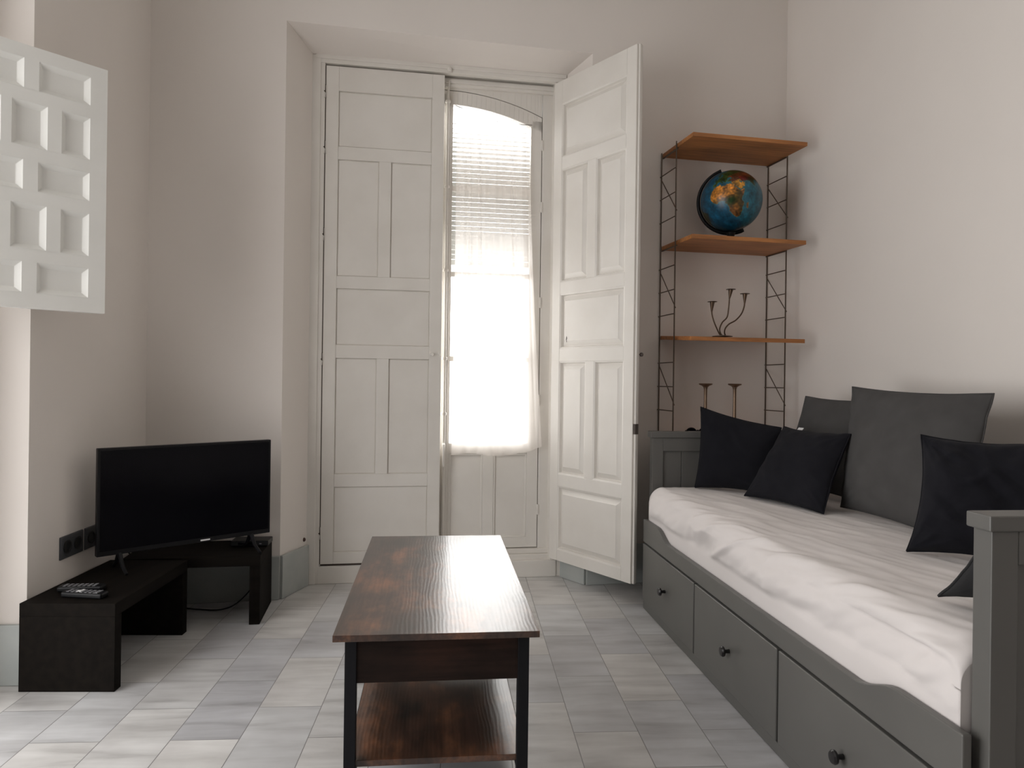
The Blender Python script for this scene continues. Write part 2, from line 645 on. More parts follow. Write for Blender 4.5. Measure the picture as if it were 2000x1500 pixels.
# rebate strip so that the door gap reads as a dark line
b = MB()
for (xa, za), (xb, zb) in zip(arc, arc[1:]):
    b.slab([(xa, za - 0.025), (xb, zb - 0.025), (xb, zb + 0.03), (xa, za + 0.03)], 0.128, 0.15, FB)
b.box(SC + HW - 0.02, SC + HW + 0.03, 0.128, 0.15, 0.1, Z_SP + 0.02, FB)
b.box(SC - HW - 0.03, SC - HW + 0.02, 0.128, 0.15, 0.1, Z_SP + 0.02, FB)
b.build('rebate', M['crack'], root)
b = MB()
b.box(-1.03, 0.262, -0.002, 0.16, 0.0, 0.092, FB)
b.box(-0.385, 0.245, 0.03, 0.16, 0.0, 0.118, FB)
b.box(-1.03, 0.245, 0.055, 0.16, 0.118, 0.1435, FB)
b.box(-1.03, 0.245, 0.124, 0.16, 0.1435, 0.165, FB)
b.build('sill', M['paint'], root, bevel=0.003)


def glazed_door(name, s0, s1, inner_left, label):
    """s0 = left edge, s1 = right edge"""
    d = bpy.data.objects.new(name, None)
    COL.objects.link(d)
    struct(d, label)
    y0, y1 = 0.08, 0.12
    sl, sr = (0.030, 0.062) if inner_left else (0.062, 0.030)
    g0, g1 = s0 + sl, s1 - sr
    zb = 0.148
    b = MB()
    b.box(s0, g0, y0, y1, zb, min(arc_z(s0), arc_z(g0)) - 0.02, FB)
    b.box(g1, s1, y0, y1, zb, min(arc_z(s1), arc_z(g1)) - 0.02, FB)
    b.box(g0, g1, y0, y1, zb, 0.205, FB)
    b.box(g0, g1, y0, y1, 0.678, 0.735, FB)
    md = 0.5 * (g0 + g1)
    b.box(md - 0.03, md + 0.03, y0, y1, 0.205, 0.678, FB)
    n = 20
    for k in range(n):
        xa = s0 + (s1 - s0) * k / n
        xb = s0 + (s1 - s0) * (k + 1) / n
        b.slab([(xa, arc_z(xa, 0.075)), (xb, arc_z(xb, 0.075)), (xb, arc_z(xb, 0)), (xa, arc_z(xa, 0))], y0, y1, FB)
    b.build('door_frame', M['paint'], d, bevel=0.0015)
    for (a_, c_) in ((g0, md - 0.03), (md + 0.03, g1)):
        p = MB()
        p.box(a_, c_, y0 + 0.012, y1 - 0.01, 0.205, 0.678, FB)
        p.build('lower_panel', M['paint'], d)
        p = MB()
        for (u0, u1, w0, w1) in ((a_, a_ + 0.010, 0.205, 0.678), (c_ - 0.010, c_, 0.205, 0.678), (a_, c_, 0.205, 0.215), (a_, c_, 0.668, 0.678)):
            p.box(u0, u1, y0 + 0.003, y0 + 0.014, w0, w1, FB)
        p.build('panel_moulding', M['paint'], d, bevel=0.002)
    for z in (1.205, 1.675, 2.152):
        MB().box(g0, g1, y0 + 0.008, y1 - 0.008, z - 0.014, z + 0.014, FB).build('muntin', M['paint'], d)
    gz = [0.735, 1.191, 1.219, 1.661, 1.689, 2.138, 2.166]
    for k in range(3):
        MB().box(g0, g1, 0.098, 0.101, gz[2 * k], gz[2 * k + 1], FB).build('glass_pane', M['glass'], d)
    MB().slab([(g0, 2.166), (g1, 2.166)] + [(g1 - (g1 - g0) * k / 12, arc_z(g1 - (g1 - g0) * k / 12, 0.07)) for k in range(13)], 0.098, 0.101, FB).build('glass_pane', M['glass'], d)
    hs = s1 if inner_left else s0
    for z in (0.36, 0.98, 1.53, 2.07, 2.42):
        MB().box(hs - 0.004, hs + 0.008, y0 - 0.006, y0 + 0.01, z - 0.03, z + 0.03, FB).build('hinge', M['paint'], d, bevel=0.002)
    return d


door_r = glazed_door('door_1', SC, SC + HW, True, 'white glazed balcony door with arched top, in view beside the open shutter')
door_l = glazed_door('door_2', SC - HW, SC, False, 'white glazed balcony door hidden behind the closed shutter')

# espagnolette bolt on the meeting line
rod = MB()
rod.tube([(SC - 0.002, 0.060, 0.16), (SC - 0.002, 0.060, 2.64)], 0.0095, 12, FB)
rod.tube([(SC - 0.002, 0.060, 2.64), (SC - 0.002, 0.058, 2.66), (SC + 0.002, 0.05, 2.70), (SC + 0.004, 0.045, 2.73)], [0.008, 0.007, 0.005, 0.006], 10, FB)
rod_o = rod.build('window_bolt', M['paint'], door_r, smooth=True)
for z in (0.9, 1.205, 1.69, 2.15, 2.62):
    MB().lathe([(0.0125, -0.009), (0.015, -0.004), (0.015, 0.004), (0.0125, 0.009)], 14, FB @ Matrix.Translation((SC - 0.002, 0.060, z))).build('bolt_guide', M['paint'], rod_o, smooth=True)
MB().box(SC - 0.022, SC + 0.018, 0.066, 0.083, 0.15, 2.60, FB).build('astragal', M['paint'], door_r, bevel=0.003)
h = MB()
h.tube([(SC - 0.002, 0.052, 0.735), (SC - 0.002, 0.030, 0.73), (SC - 0.004, 0.020, 0.70), (SC - 0.006, 0.022, 0.64), (SC - 0.002, 0.030, 0.615)], [0.007, 0.007, 0.006, 0.006, 0.008], 10, FB)
h.build('bolt_handle', M['paint'], rod_o, smooth=True)
MB().lathe([(0.0, 0.014), (0.010, 0.012), (0.014, 0.0), (0.010, -0.010), (0, -0.012)], 14, FB @ Matrix.Translation((SC, -0.012, 2.765))).build('bolt_catch', M['paint'], root, smooth=True)


# ---- panelled interior shutters
ZB, ZT = 0.104, 2.742
ROWS = [(2.318, 2.612, 1), (1.632, 2.250, 2), (1.266, 1.566, 1), (0.580, 1.196, 2), (0.165, 0.512, 1)]


def shutter(name, mx, W, fielded, label, group=None):
    """front face at y=0 looking to -y, thickness to +y. x from hinge side."""
    t = thing(name, (0, 0, 0), 0, label, 'shutter', group)
    t.matrix_world = mx
    th = 0.034
    sx, ex = 0.066, W - 0.066
    mid = 0.5 * W
    b = MB()
    b.box(0, sx, 0, th, ZB, ZT)
    b.box(ex, W, 0, th, ZB, ZT)
    zs = [ZT] + [v for r in ROWS for v in (r[1], r[0])] + [ZB]
    for k in range(0, len(zs), 2):
        b.box(sx, ex, 0, th, zs[k + 1], zs[k])
    for z0, z1, n in ROWS:
        if n == 2:
            b.box(mid - 0.032, mid + 0.032, 0, th, z0, z1)
    b.build('shutter_frame', M['paint'], t, bevel=0.002)
    for z0, z1, n in ROWS:
        spans = [(sx, ex)] if n == 1 else [(sx, mid - 0.032), (mid + 0.032, ex)]
        for a_, c_ in spans:
            p = MB()
            if fielded:
                # raised centre with a sloped border and a sunken groove
                def ring(i, y):
                    return [(a_ + i, y, z0 + i), (c_ - i, y, z0 + i), (c_ - i, y, z1 - i), (a_ + i, y, z1 - i)]
                lv = [ring(0.0, 0.001), ring(0.007, 0.004), ring(0.012, 0.018), ring(0.016, 0.018), ring(0.038, 0.005), ring(0.041, 0.0025)]
            else:
                def ring(i, y):
                    return [(a_ + i, y, z0 + i), (c_ - i, y, z0 + i), (c_ - i, y, z1 - i), (a_ + i, y, z1 - i)]
                lv = [ring(0.0, 0.001), ring(0.0008, 0.012), ring(0.006, 0.009)]
            back = ring(0, th - 0.006)
            vs = [[p.bm.verts.new(q) for q in r] for r in lv]
            vb = [p.bm.verts.new(q) for q in back]
            for r0, r1 in zip(vs, vs[1:]):
                for k in range(4):
                    p.bm.faces.new([r0[k], r0[(k + 1) % 4], r1[(k + 1) % 4], r1[k]])
            p.bm.faces.new(vs[-1])
            p.bm.faces.new(vb[::-1])
            for k in range(4):
                p.bm.faces.new([vs[0][(k + 1) % 4], vs[0][k], vb[k], vb[(k + 1) % 4]])
            p.build('shutter_panel', M['paint'], t)
    return t


# closed left leaf: hinge at s=-1.0165
mL = FB @ Matrix.Translation((-1.0155, 0.004, 0))
shL = shutter('interior_shutter', mL, 0.625, False, 'closed tall white panelled shutter filling the left half of the window recess', 'interior shutters of the balcony window')
for z in (2.605, 2.31, 1.85, 1.19, 0.27):
    hh = MB()
    hh.box(-0.010, 0.004, -0.006, 0.004, z - 0.035, z + 0.030)
    hh.build('hinge', M['paint'], shL, bevel=0.002)
    MB().slab([(-0.010, z - 0.035), (-0.003, z - 0.038), (-0.001, z - 0.012), (-0.011, z - 0.001), (-0.005, z + 0.003), (-0.0045, z + 0.034), (-0.0008, z + 0.034), (0.0005, z - 0.04)], -0.0075, -0.0055).build('hinge_crack', M['crack'], shL)
for s_, z in ((0.572, 1.224), (0.614, 1.225)):
    MB().lathe([(0.004, 0), (0.004, 0.010), (0.009, 0.014), (0.010, 0.020), (0.006, 0.025), (0, 0.026)], 14, Matrix.Translation((s_, 0.0, z)) @ Matrix.Rotation(PI / 2, 4, 'X')).build('knob', M['paint'], shL, smooth=True, label='small white turned knob')
MB().box(0.0, 0.625, 0.004, 0.03, ZB - 0.010, ZB - 0.0005).build('bottom_gap_strip', M['crack'], shL)
MB().box(-0.005, -0.0006, 0.002, 0.03, ZB, ZT).build('hinge_gap_strip', M['crack'], shL)

# open right leaf
hp = FB @ Vector((0.221, 0.0, 0))
mR = frame2(hp.x, hp.y, 0.600, -0.800)
shR = shutter('interior_shutter', mR, 0.62, True, 'open tall white panelled shutter swung into the room beside the wire shelf', 'interior shutters of the balcony window')
b = MB()
b.box(0.6205, 0.632, 0.010, 0.024, ZB, ZT)
b.box(0.6205, 0.626, 0.026, 0.036, ZB, ZT)
b.build('edge_rebate', M['paint'], shR, bevel=0.002)
MB().box(0.6200, 0.6212, 0.0235, 0.0262, ZB + 0.004, ZT - 0.004).build('edge_groove', M['crack'], shR)
MB().box(0.620, 0.634, 0.006, 0.028, 0.835, 0.885).build('latch_plate', M['hinge'], shR, label='small dark latch plate on the edge')
MB().lathe([(0.004, 0), (0.004, 0.010), (0.010, 0.014), (0.010, 0.020), (0, 0.024)], 14, Matrix.Translation((0.625, 0.036, 1.225)) @ Matrix.Rotation(-PI / 2, 4, 'X')).build('knob', M['hinge'], shR, smooth=True)
b = MB()
b.slab([(0.118, 1.315), (0.122, 1.300), (0.125, 1.315), (0.128, 1.322), (0.122, 1.335)], -0.0005 + 0.003, 0.0045)
b.build('paint_chip', M['crack'], shR)

# cabin hook knob low on the left reveal
kb = MB().lathe([(0.010, 0), (0.011, 0.004), (0.006, 0.010), (0, 0.011)], 12, Matrix.Translation((-1.076, 3.765, 0.245)) @ Matrix.Rotation(PI / 2, 4, 'Y')).build('wall_button', mat('brown_button', (0.06, 0.02, 0.012), 0.5), smooth=True)
tag(kb, 'tiny brown button on the recess side just above the marble skirting', 'button')


# ---- sheer curtain
def curtain():
    nu, nv = 150, 70
    bm = bmesh.new()
    g = []
    for j in range(nv + 1):
        v = j / nv
        row = []
        for i in range(nu + 1):
            u = i / nu
            s0 = -0.318 + 0.006 * v - 0.014 * v * v
            s1 = 0.094 + 0.085 * v ** 1.4 - 0.01 * v * (1 - v)
            s_ = s0 + (s1 - s0) * u
            ztop = 2.588 - 0.075 * u - 0.028 * math.sin(PI * u)
            zbot = 0.672 + 0.010 * math.sin(u * 9) + (0.035 if u > 0.86 else 0) * (u - 0.86) / 0.14 + 0.01 * u
            z = ztop + (zbot - ztop) * v
            a = (1 - 0.55 * v)
            y = 0.055
            y += a * 0.006 * math.sin(u * 2 * PI * 7 + 1.4 * math.sin(v * 2.2)) 
            y += 0.008 * nz(u * 9, v * 0.8, 3.1) + 0.006 * nz(u * 22, v * 1.2, 9.1) * a
            # two gathered folds on the left third
            for c0, wd, am in ((0.17, 0.020, 0.018), (0.30, 0.018, 0.020), (0.74, 0.015, 0.012), (0.93, 0.014, 0.012)):
                y -= am * math.exp(-((u - c0 - 0.02 * math.sin(v * 3)) / wd) ** 2) * (1 - v) ** 0.5
            if u > 0.8:
                y -= 0.018 * (u - 0.8) / 0.2 * v
            y = min(y, 0.070)
            row.append(bm.verts.new(FB @ Vector((s_, y - 0.012 * v, z))))
        g.append(row)
    for j in range(nv):
        for i in range(nu):
            bm.faces.new([g[j][i], g[j][i + 1], g[j + 1][i + 1], g[j + 1][i]])
    me = bpy.data.meshes.new('curtain_cloth')
    bm.to_mesh(me)
    bm.free()
    me.materials.append(M['curtain'])
    for p in me.polygons:
        p.use_smooth = True
    return me


cur = thing('sheer_curtain', tuple(FB @ Vector((-0.1, 0.05, 0.67))), 0, 'thin white sheer curtain hanging on a wire over the glazed balcony door', 'curtain')
o = bpy.data.objects.new('cloth', curtain())
COL.objects.link(o)
o.parent = cur
o.matrix_parent_inverse = Matrix.Translation(cur.location).inverted()
wire = MB().tube([(-0.325 + 0.43 * k / 16, 0.052, 2.600 - 0.078 * k / 16 - 0.030 * math.sin(PI * k / 16)) for k in range(17)], 0.0016, 6, FB).build('curtain_wire', M['steel'], cur)
wire.matrix_parent_inverse = Matrix.Translation(cur.location).inverted()

# ---- hanging slatted blind outside
bl = thing('slatted_blind', tuple(FB @ Vector((SC, 0.34, 1.78))), 0, 'slatted outdoor blind half lowered beyond the balcony door glass', 'blind')
inv = Matrix.Translation(bl.location).inverted()
b = MB()
z = 1.80
while z < 2.60:
    gap = min(0.024, (0.0028 if z > 1.93 else 0.0014) + 0.075 * max(0.0, z - 2.28))
    b.slab([(-1.1, z), (0.45, z), (0.45, z + 0.0285 - gap), (-1.1, z + 0.0285 - gap)], 0.338, 0.345, FB)
    z += 0.0285
o = b.build('slats', M['slat'], bl)
o.matrix_parent_inverse = inv
o = MB().box(-1.1, 0.45, 0.333, 0.350, 1.765, 1.797, FB).build('bottom_bar', M['slat'], bl, bevel=0.003)
o.matrix_parent_inverse = inv
for s_ in (-0.9, -0.05, 0.3):
    o = MB().tube([(s_, 0.336, 1.78), (s_, 0.336, 3.2)], 0.002, 6, FB).build('blind_cord', M['slat'], bl)
    o.matrix_parent_inverse = inv

# ------------------------------------------------------------------ carved shutter of the side window (upper left)
s_ = 1.077
fx, fy = -1.385 * s_, 2.45 * s_
CW, CT, CZ0, CZ1 = 0.457, 0.032, 1.317, 2.207
mC = frame2(fx - 0.629 * CW, fy - 0.777 * CW, 0.629, 0.777)
cs = thing('carved_shutter', (0, 0, 0), 0, 'white shutter with sunken square coffers hanging open at the upper left', 'shutter')
cs.matrix_world = mC
rows = [(2.061, 2.160, 0), (1.866, 2.014, 1), (1.718, 1.817, 0), (1.520, 1.670, 1), (1.371, 1.473, 0)]
bm = MB()
xs_wide = [(0.058, 0.219), (0.265, 0.400)]
xs_nar = [(0.058, 0.148), (0.193, 0.298), (0.330, 0.400)]


def carve(bm_, x0, x1, z0, z1):
    i, dpt = 0.016, 0.015
    r0 = [(x0, 0, z0), (x1, 0, z0), (x1, 0, z1), (x0, 0, z1)]
    r1 = [(x0 + i, dpt, z0 + i), (x1 - i, dpt, z0 + i), (x1 - i, dpt, z1 - i), (x0 + i, dpt, z1 - i)]
    a = [bm_.verts.new(p) for p in r0]
    b_ = [bm_.verts.new(p) for p in r1]
    for k in range(4):
        bm_.faces.new([a[k], a[(k + 1) % 4], b_[(k + 1) % 4], b_[k]])
    bm_.faces.new(b_)


def face(bm_, x0, x1, z0, z1):
    bm_.faces.new([bm_.verts.new(p) for p in ((x0, 0, z0), (x1, 0, z0), (x1, 0, z1), (x0, 0, z1))])


zc = [CZ0] + [v for r in reversed(rows) for v in (r[0], r[1])] + [CZ1]
for k in range(0, len(zc), 2):
    face(bm.bm, 0, CW, zc[k], zc[k + 1])
for z0, z1, nar in rows:
    sp = sorted((CW - a_1, CW - a_0) for a_0, a_1 in (xs_nar if nar else xs_wide))
    x = 0
    for a_, c_ in sp:
        face(bm.bm, x, a_, z0, z1)
        carve(bm.bm, a_, c_, z0, z1)
        x = c_
    face(bm.bm, x, CW, z0, z1)
for q in (((0, CT, CZ0), (0, CT, CZ1), (CW, CT, CZ1), (CW, CT, CZ0)), ((0, 0, CZ0), (0, CT, CZ0), (CW, CT, CZ0), (CW, 0, CZ0)),
          ((0, 0, CZ1), (CW, 0, CZ1), (CW, CT, CZ1), (0, CT, CZ1)), ((0, 0, CZ0), (0, 0, CZ1), (0, CT, CZ1), (0, CT, CZ0)),
          ((CW, 0, CZ0), (CW, CT, CZ0), (CW, CT, CZ1), (CW, 0, CZ1))):
    bm.bm.faces.new([bm.bm.verts.new(p) for p in q])
bmesh.ops.remove_doubles(bm.bm, verts=bm.bm.verts, dist=1e-5)
bm.build('coffered_panel', M['carved'], cs, bevel=0.0015)
for z in (1.45, 2.07):
    MB().lathe([(0.008, -0.04), (0.008, 0.04)], 10, Matrix.Translation((-0.008, 0.016, z))).build('hinge', M['hinge'], cs, smooth=True)

# ------------------------------------------------------------------ helper: catmull curve
def catmull(pts, n=8):
    P = [Vector(p) for p in pts]
    P = [2 * P[0] - P[1]] + P + [2 * P[-1] - P[-2]]
    out = []
    for i in range(1, len(P) - 2):
        for k in range(n):
            t = k / n
            a_, b_, c_, d_ = P[i - 1], P[i], P[i + 1], P[i + 2]
            out.append(0.5 * ((2 * b_) + (c_ - a_) * t + (2 * a_ - 5 * b_ + 4 * c_ - d_) * t * t + (3 * b_ - a_ - 3 * c_ + d_) * t ** 3))
    out.append(P[-2])
    return out


# ------------------------------------------------------------------ low black benches
TH = 0.045


def bench(name, ox, oy, rz, L, W, Hh, label):
    t = thing(name, (ox, oy, 0), rz, label, 'bench', 'low black benches under the television')
    MB().box(0, L, 0, W, Hh - TH, Hh).build('bench_top', M['bench'], t, bevel=0.0015)
    MB().box(0, TH, 0, W, 0, Hh - TH).build('leg', M['bench'], t, bevel=0.0015)
    MB().box(L - TH, L, 0, W, 0, Hh - TH).build('leg', M['bench'], t, bevel=0.0015)
    return t


# first bench runs away from the camera: local x = depth
t = bench('low_bench', -1.358, 2.49, PI / 2, 0.595, 0.325, 0.305, 'black-brown slab bench nearest the camera with the remotes on it')
t.rotation_euler = (0, 0, PI / 2 + 0.03)
t2 = bench('low_bench', -1.100 - 0.57 * math.cos(0.17), 3.185 - 0.57 * math.sin(0.17), 0.17, 0.57, 0.325, 0.303, 'black-brown slab bench along the back wall under the right end of the television')

# ------------------------------------------------------------------ television
pL = Vector((-1.621, 2.833, 0))
pR = Vector((-1.107, 3.33, 0))
d = (pR - pL)
TW = d.length
tv = thing('television', ((pL.x + pR.x) / 2, (pL.y + pR.y) / 2, 0.305), math.atan2(d.y, d.x), 'black flat screen television standing across the two low benches', 'television')
z0, z1 = 0.375 - 0.305, 0.803 - 0.305
b = MB()
b.box(-TW / 2, TW / 2, 0, 0.028, z0, z1)
b.box(-TW / 2 + 0.10, TW / 2 - 0.10, 0.028, 0.06, z0 + 0.03, z1 - 0.12)
body = b.build('body', M['black'], tv, bevel=0.003)
MB().box(-TW / 2 + 0.010, TW / 2 - 0.010, -0.0012, 0.001, z0 + 0.020, z1 - 0.010).build('screen', M['screen'], tv)
MB().box(0.043, 0.083, -0.0015, 0.001, z0 + 0.006, z0 + 0.012).build('badge', M['white_plastic'], tv, label='tiny pale badge on the lower bezel')
for sx in (-TW / 2 + 0.085, TW / 2 - 0.085):
    lg = MB()
    lg.tube([(sx, 0.015, z0 + 0.01), (sx, -0.03, 0.03), (sx, -0.085, 0.006)], [0.010, 0.008, 0.006], 8)
    lg.tube([(sx, 0.015, z0 + 0.01), (sx, 0.05, 0.03), (sx, 0.09, 0.006)], [0.010, 0.008, 0.006], 8)
    lg.build('foot', M['black'], tv, smooth=True)

# set-top box right of the TV foot
bx = thing('set_top_box', (-1.215, 3.40, 0.3035), 0.115, 'small flat black receiver box on the bench under the right corner of the television', 'receiver')
MB().box(-0.085, 0.085, -0.05, 0.05, 0.002, 0.026).build('case', M['black'], bx, bevel=0.004)
MB().box(-0.05, 0.02, -0.0515, -0.049, 0.008, 0.018).build('front_window', M['screen'], bx)
MB().box(0.045, 0.055, -0.0515, -0.049, 0.011, 0.015).build('led', M['grey_plastic'], bx)


def remote(x, y, z, rz, label, L=0.155, W=0.045):
    t = thing('remote_control', (x, y, z), rz, label, 'remote control', 'remote controls on the near bench')
    MB().box(-L / 2, L / 2, -W / 2, W / 2, 0.0005, 0.020).build('case', M['black'], t, bevel=0.006, seg=3)
    k = MB()
    for i in range(7):
        for j in range(3):
            k.box(-L / 2 + 0.018 + i * 0.017, -L / 2 + 0.028 + i * 0.017, -0.016 + j * 0.012, -0.008 + j * 0.012, 0.0195, 0.0215)
    k.build('buttons', M['grey_plastic'], t)
    return t


r1 = remote(-1.565, 2.590, 0.3055, 0.10, 'black remote control lying nearest the wall on the near bench')
r2 = remote(-1.505, 2.560, 0.3055, -0.12, 'black remote control with white and grey keys on the near bench')
r1.location = (-1.560, 2.635, 0.3055)
MB().box(-0.026, -0.008, -0.010, 0.004, 0.0205, 0.0225).build('white_button', M['white_plastic'], r2, bevel=0.0008)
MB().box(-0.018, -0.008, 0.009, 0.016, 0.0205, 0.0225).build('white_button', M['white_plastic'], r2, bevel=0.0008)
MB().box(0.052, 0.060, -0.017, 0.017, 0.0205, 0.022).build('grey_button', M['grey_plastic'], r2)

# power cable looping below the far bench
cb = catmull([(-1.165, 3.50, 0.255), (-1.18, 3.47, 0.20), (-1.215, 3.42, 0.10), (-1.27, 3.36, 0.035), (-1.34, 3.34, 0.012), (-1.44, 3.36, 0.006), (-1.52, 3.38, 0.006), (-1.64, 3.40, 0.03), (-1.70, 3.34, 0.2), (-1.705, 3.1, 0.40)], 8)
o = MB().tube(cb, 0.003, 8).build('power_cable', M['black'], smooth=True)
tag(o, 'thin black cable hanging in a loop below the far low bench', 'cable')


# ------------------------------------------------------------------ sockets on the left wall
def socket(y, label, holes=2):
    mx = frame2(-1.7020 - 0.0422 * (y - 2.545) / 1.0, y, -0.0423, 1.0)
    t = thing('wall_socket', (0, 0, 0), 0, label, 'socket', 'dark wall sockets beside the television')
    t.matrix_world = mx
    W, Hh = 0.158, 0.088
    z = 0.430
    b = MB()
    b.box(0, W, -0.009, 0.0, z - Hh / 2, z + Hh / 2)
    b.build('cover_plate', M['socket'], t, bevel=0.005, seg=3)
    for k in range(holes):
        x = 0.043 + 0.072 * k
        MB().lathe([(0.026, 0.0), (0.026, 0.0045), (0.021, 0.0050), (0.020, 0.0012), (0.0, 0.001)], 28, Matrix.Translation((x, -0.008, z)) @ Matrix.Rotation(PI / 2, 4, 'X')).build('socket_well', M['socket_dark'], t, smooth=True)
    return t


socket(2.735, 'dark grey double socket plate nearest the camera on the left wall')
socket(2.905, 'dark grey double socket plate half hidden behind the television edge')

# ------------------------------------------------------------------ coffee table
ct_a = -math.atan(149 / 1410)       # direction of its long side
cu = Vector((math.sin(ct_a), math.cos(ct_a), 0))    # away from the camera
cw_ = Vector((math.cos(ct_a), -math.sin(ct_a), 0))  # to the right
P0 = Vector((-0.4205, 1.722, 0))
ctab = thing('coffee_table', tuple(P0), -ct_a - 0.0, 'rustic brown wooden coffee table with black metal legs standing on the marble floor', 'table')
# local: x to the right, y away
ctab.matrix_world = Matrix(((cw_.x, cu.x, 0, P0.x), (cw_.y, cu.y, 0, P0.y), (0, 0, 1, 0), (0, 0, 0, 1)))
TWd, TL, TZ = 0.500, 1.085, 0.480


def long_grain(name, x0, x1, y0, y1, z0, z1, m, parent):
    """box whose object x axis runs along its length so the grain follows"""
    cx, cy = (x0 + x1) / 2, (y0 + y1) / 2
    b = MB().box(-(y1 - y0) / 2, (y1 - y0) / 2, -(x1 - x0) / 2, (x1 - x0) / 2, z0, z1)
    o = b.build(name, m, parent, bevel=0.001)
    o.location = (cx, cy, 0)
    o.rotation_euler = (0, 0, PI / 2)
    return o


long_grain('tabletop', 0, TWd, 0, TL, TZ - 0.016, TZ, M['rustic'], ctab)
lx0, lx1, ly0, ly1, lw = 0.026, TWd - 0.022, 0.028, TL - 0.028, 0.028
for x in (lx0, lx1 - lw):
    for y in (ly0, ly1 - lw):
        MB().box(x, x + lw, y, y + lw, 0, TZ - 0.0165).build('leg', M['black_metal'], ctab, bevel=0.001)
MB().box(lx0 + lw, lx1 - lw, ly0 + 0.004, ly0 + 0.020, TZ - 0.128, TZ - 0.0165).build('end_apron', M['rustic_dark'], ctab)
MB().box(lx0 + lw, lx1 - lw, ly1 - 0.020, ly1 - 0.004, TZ - 0.128, TZ - 0.0165).build('end_apron', M['rustic_dark'], ctab)
long_grain('side_apron', lx0 + 0.004, lx0 + 0.018, ly0 + lw, ly1 - lw, TZ - 0.128, TZ - 0.0165, M['rustic_dark'], ctab)
long_grain('side_apron', lx1 - 0.018, lx1 - 0.004, ly0 + lw, ly1 - lw, TZ - 0.128, TZ - 0.0165, M['rustic_dark'], ctab)
MB().box(lx0 + lw, lx1 - lw, ly0 + lw, ly1 - lw, TZ - 0.128, TZ - 0.118).build('storage_floor', M['rustic_dark'], ctab)
long_grain('lower_shelf', lx0 + 0.006, lx1 - 0.006, ly0 + 0.014, ly1 - 0.014, 0.142, 0.158, M['rustic'], ctab)
for x in (lx0 + 0.001, lx1 - lw + 0.001):
    MB().box(x, x + lw - 0.002, ly0 + lw, ly1 - lw, 0.117, 0.1415).build('side_rail', M['black_metal'], ctab)

# ------------------------------------------------------------------ daybed
BO = Vector((0.683, 3.49, 0))
BU = Vector((0.108, -0.9942, 0)).normalized()       # toward the camera
BW = Vector((0.9942, 0.108, 0)).normalized()        # to the wall
MBED = Matrix(((BU.x, BW.x, 0, BO.x), (BU.y, BW.y, 0, BO.y), (0, 0, 1, 0), (0, 0, 0, 1)))
bed = thing('daybed', tuple(BO), 0, 'grey painted wooden daybed with three drawers along the right wall', 'bed')
bed.matrix_world = MBED
BD = 0.865      # depth over all
HH = 0.852


def end_panel(t0, t1, face_out):
    b = MB()
    # posts
    b.box(t0, t1, 0.0, 0.055, 0, HH - 0.030)
    b.box(t0, t1, BD - 0.055, BD, 0, HH - 0.030)
    b.box(t0, t1, 0.055, BD - 0.055, HH - 0.095, HH - 0.030)
    b.box(t0, t1, 0.055, BD - 0.055, 0.10, 0.20)
    e = b.build('end_frame', M['grey'], bed, bevel=0.002)
    b = MB()
    n = 8
    wd = (BD - 0.11) / n
    for k in range(n):
        b.box(t0 + 0.010, t1 - 0.010, 0.055 + wd * k + 0.0012, 0.055 + wd * (k + 1) - 0.0012, 0.20, HH - 0.095)
    b.box(t0 + 0.016, t1 - 0.016, 0.055, BD - 0.055, 0.20, HH - 0.095)
    b.build('plank_panel', M['grey'], e, bevel=0.0022)
    MB().box(t0 - 0.008, t1 + 0.008, -0.010, BD + 0.004, HH - 0.030, HH).build('top_cap', M['grey'], e, bevel=0.003)
    return e


end_panel(-0.040, 0.0, 1)
T1 = 2.087
end_panel(T1, T1 + 0.048, 1)

# front panel with curved top
prof = [(0.0, 0.430), (0.20, 0.430)]
for k in range(1, 9):
    q = k / 8
    prof.append((0.20 + 0.16 * q, 0.430 - 0.044 * (0.5 - 0.5 * math.cos(PI * q))))
for k in range(0, 9):
    q = k / 8
    prof.append((1.755 + 0.16 * q, 0.386 + 0.042 * (0.5 - 0.5 * math.cos(PI * q))))
prof += [(2.116, 0.428)]
poly = [(0.0, 0.322)] + prof + [(2.116, 0.322)]
b = MB().slab(poly, -0.040, -0.020)
b.build('front_panel', M['grey'], bed, bevel=0.003)
MB().box(0.0, 2.116, -0.036, -0.022, 0.002, 0.038).build('plinth_rail', M['grey'], bed, bevel=0.001)
MB().box(0.002, 2.085, -0.0185, 0.0, 0.30, 0.36).build('side_rail', M['grey'], bed)
for a_ in (0.0, 0.687, 1.372, 2.075):
    MB().box(a_, a_ + 0.012, -0.018, 0.02, 0.005, 0.33).build('drawer_divider', M['grey'], bed)
for a_, c_ in ((0.004, 0.686), (0.696, 1.368), (1.380, 2.060)):
    dm = MB().box(a_, c_, -0.042, -0.022, 0.042, 0.314)
    dr = dm.build('drawer', M['grey'], bed, bevel=0.0035, seg=3)
    MB().box(a_ + 0.02, c_ - 0.02, -0.0215, 0.60, 0.05, 0.20).build('drawer_box', M['grey'], dr)
    cx = (a_ + c_) / 2
    MB().lathe([(0.007, 0.0), (0.006, 0.012), (0.008, 0.016), (0.0165, 0.020), (0.0175, 0.026), (0.014, 0.031), (0, 0.032)], 24,
               Matrix.Translation((cx, -0.0425, 0.180)) @ Matrix.Rotation(PI / 2, 4, 'X')).build('knob', M['knob'], dr, smooth=True, label='small dark round knob')
# back panel and slatted base
b = MB()
b.box(0.0005, T1 - 0.0005, BD - 0.032, BD - 0.010, 0.10, 0.64)
b.build('back_panel', M['grey'], bed)
MB().box(0.0005, T1 - 0.0005, 0.0, BD - 0.033, 0.345, 0.365).build('mattress_base', M['grey'], bed)


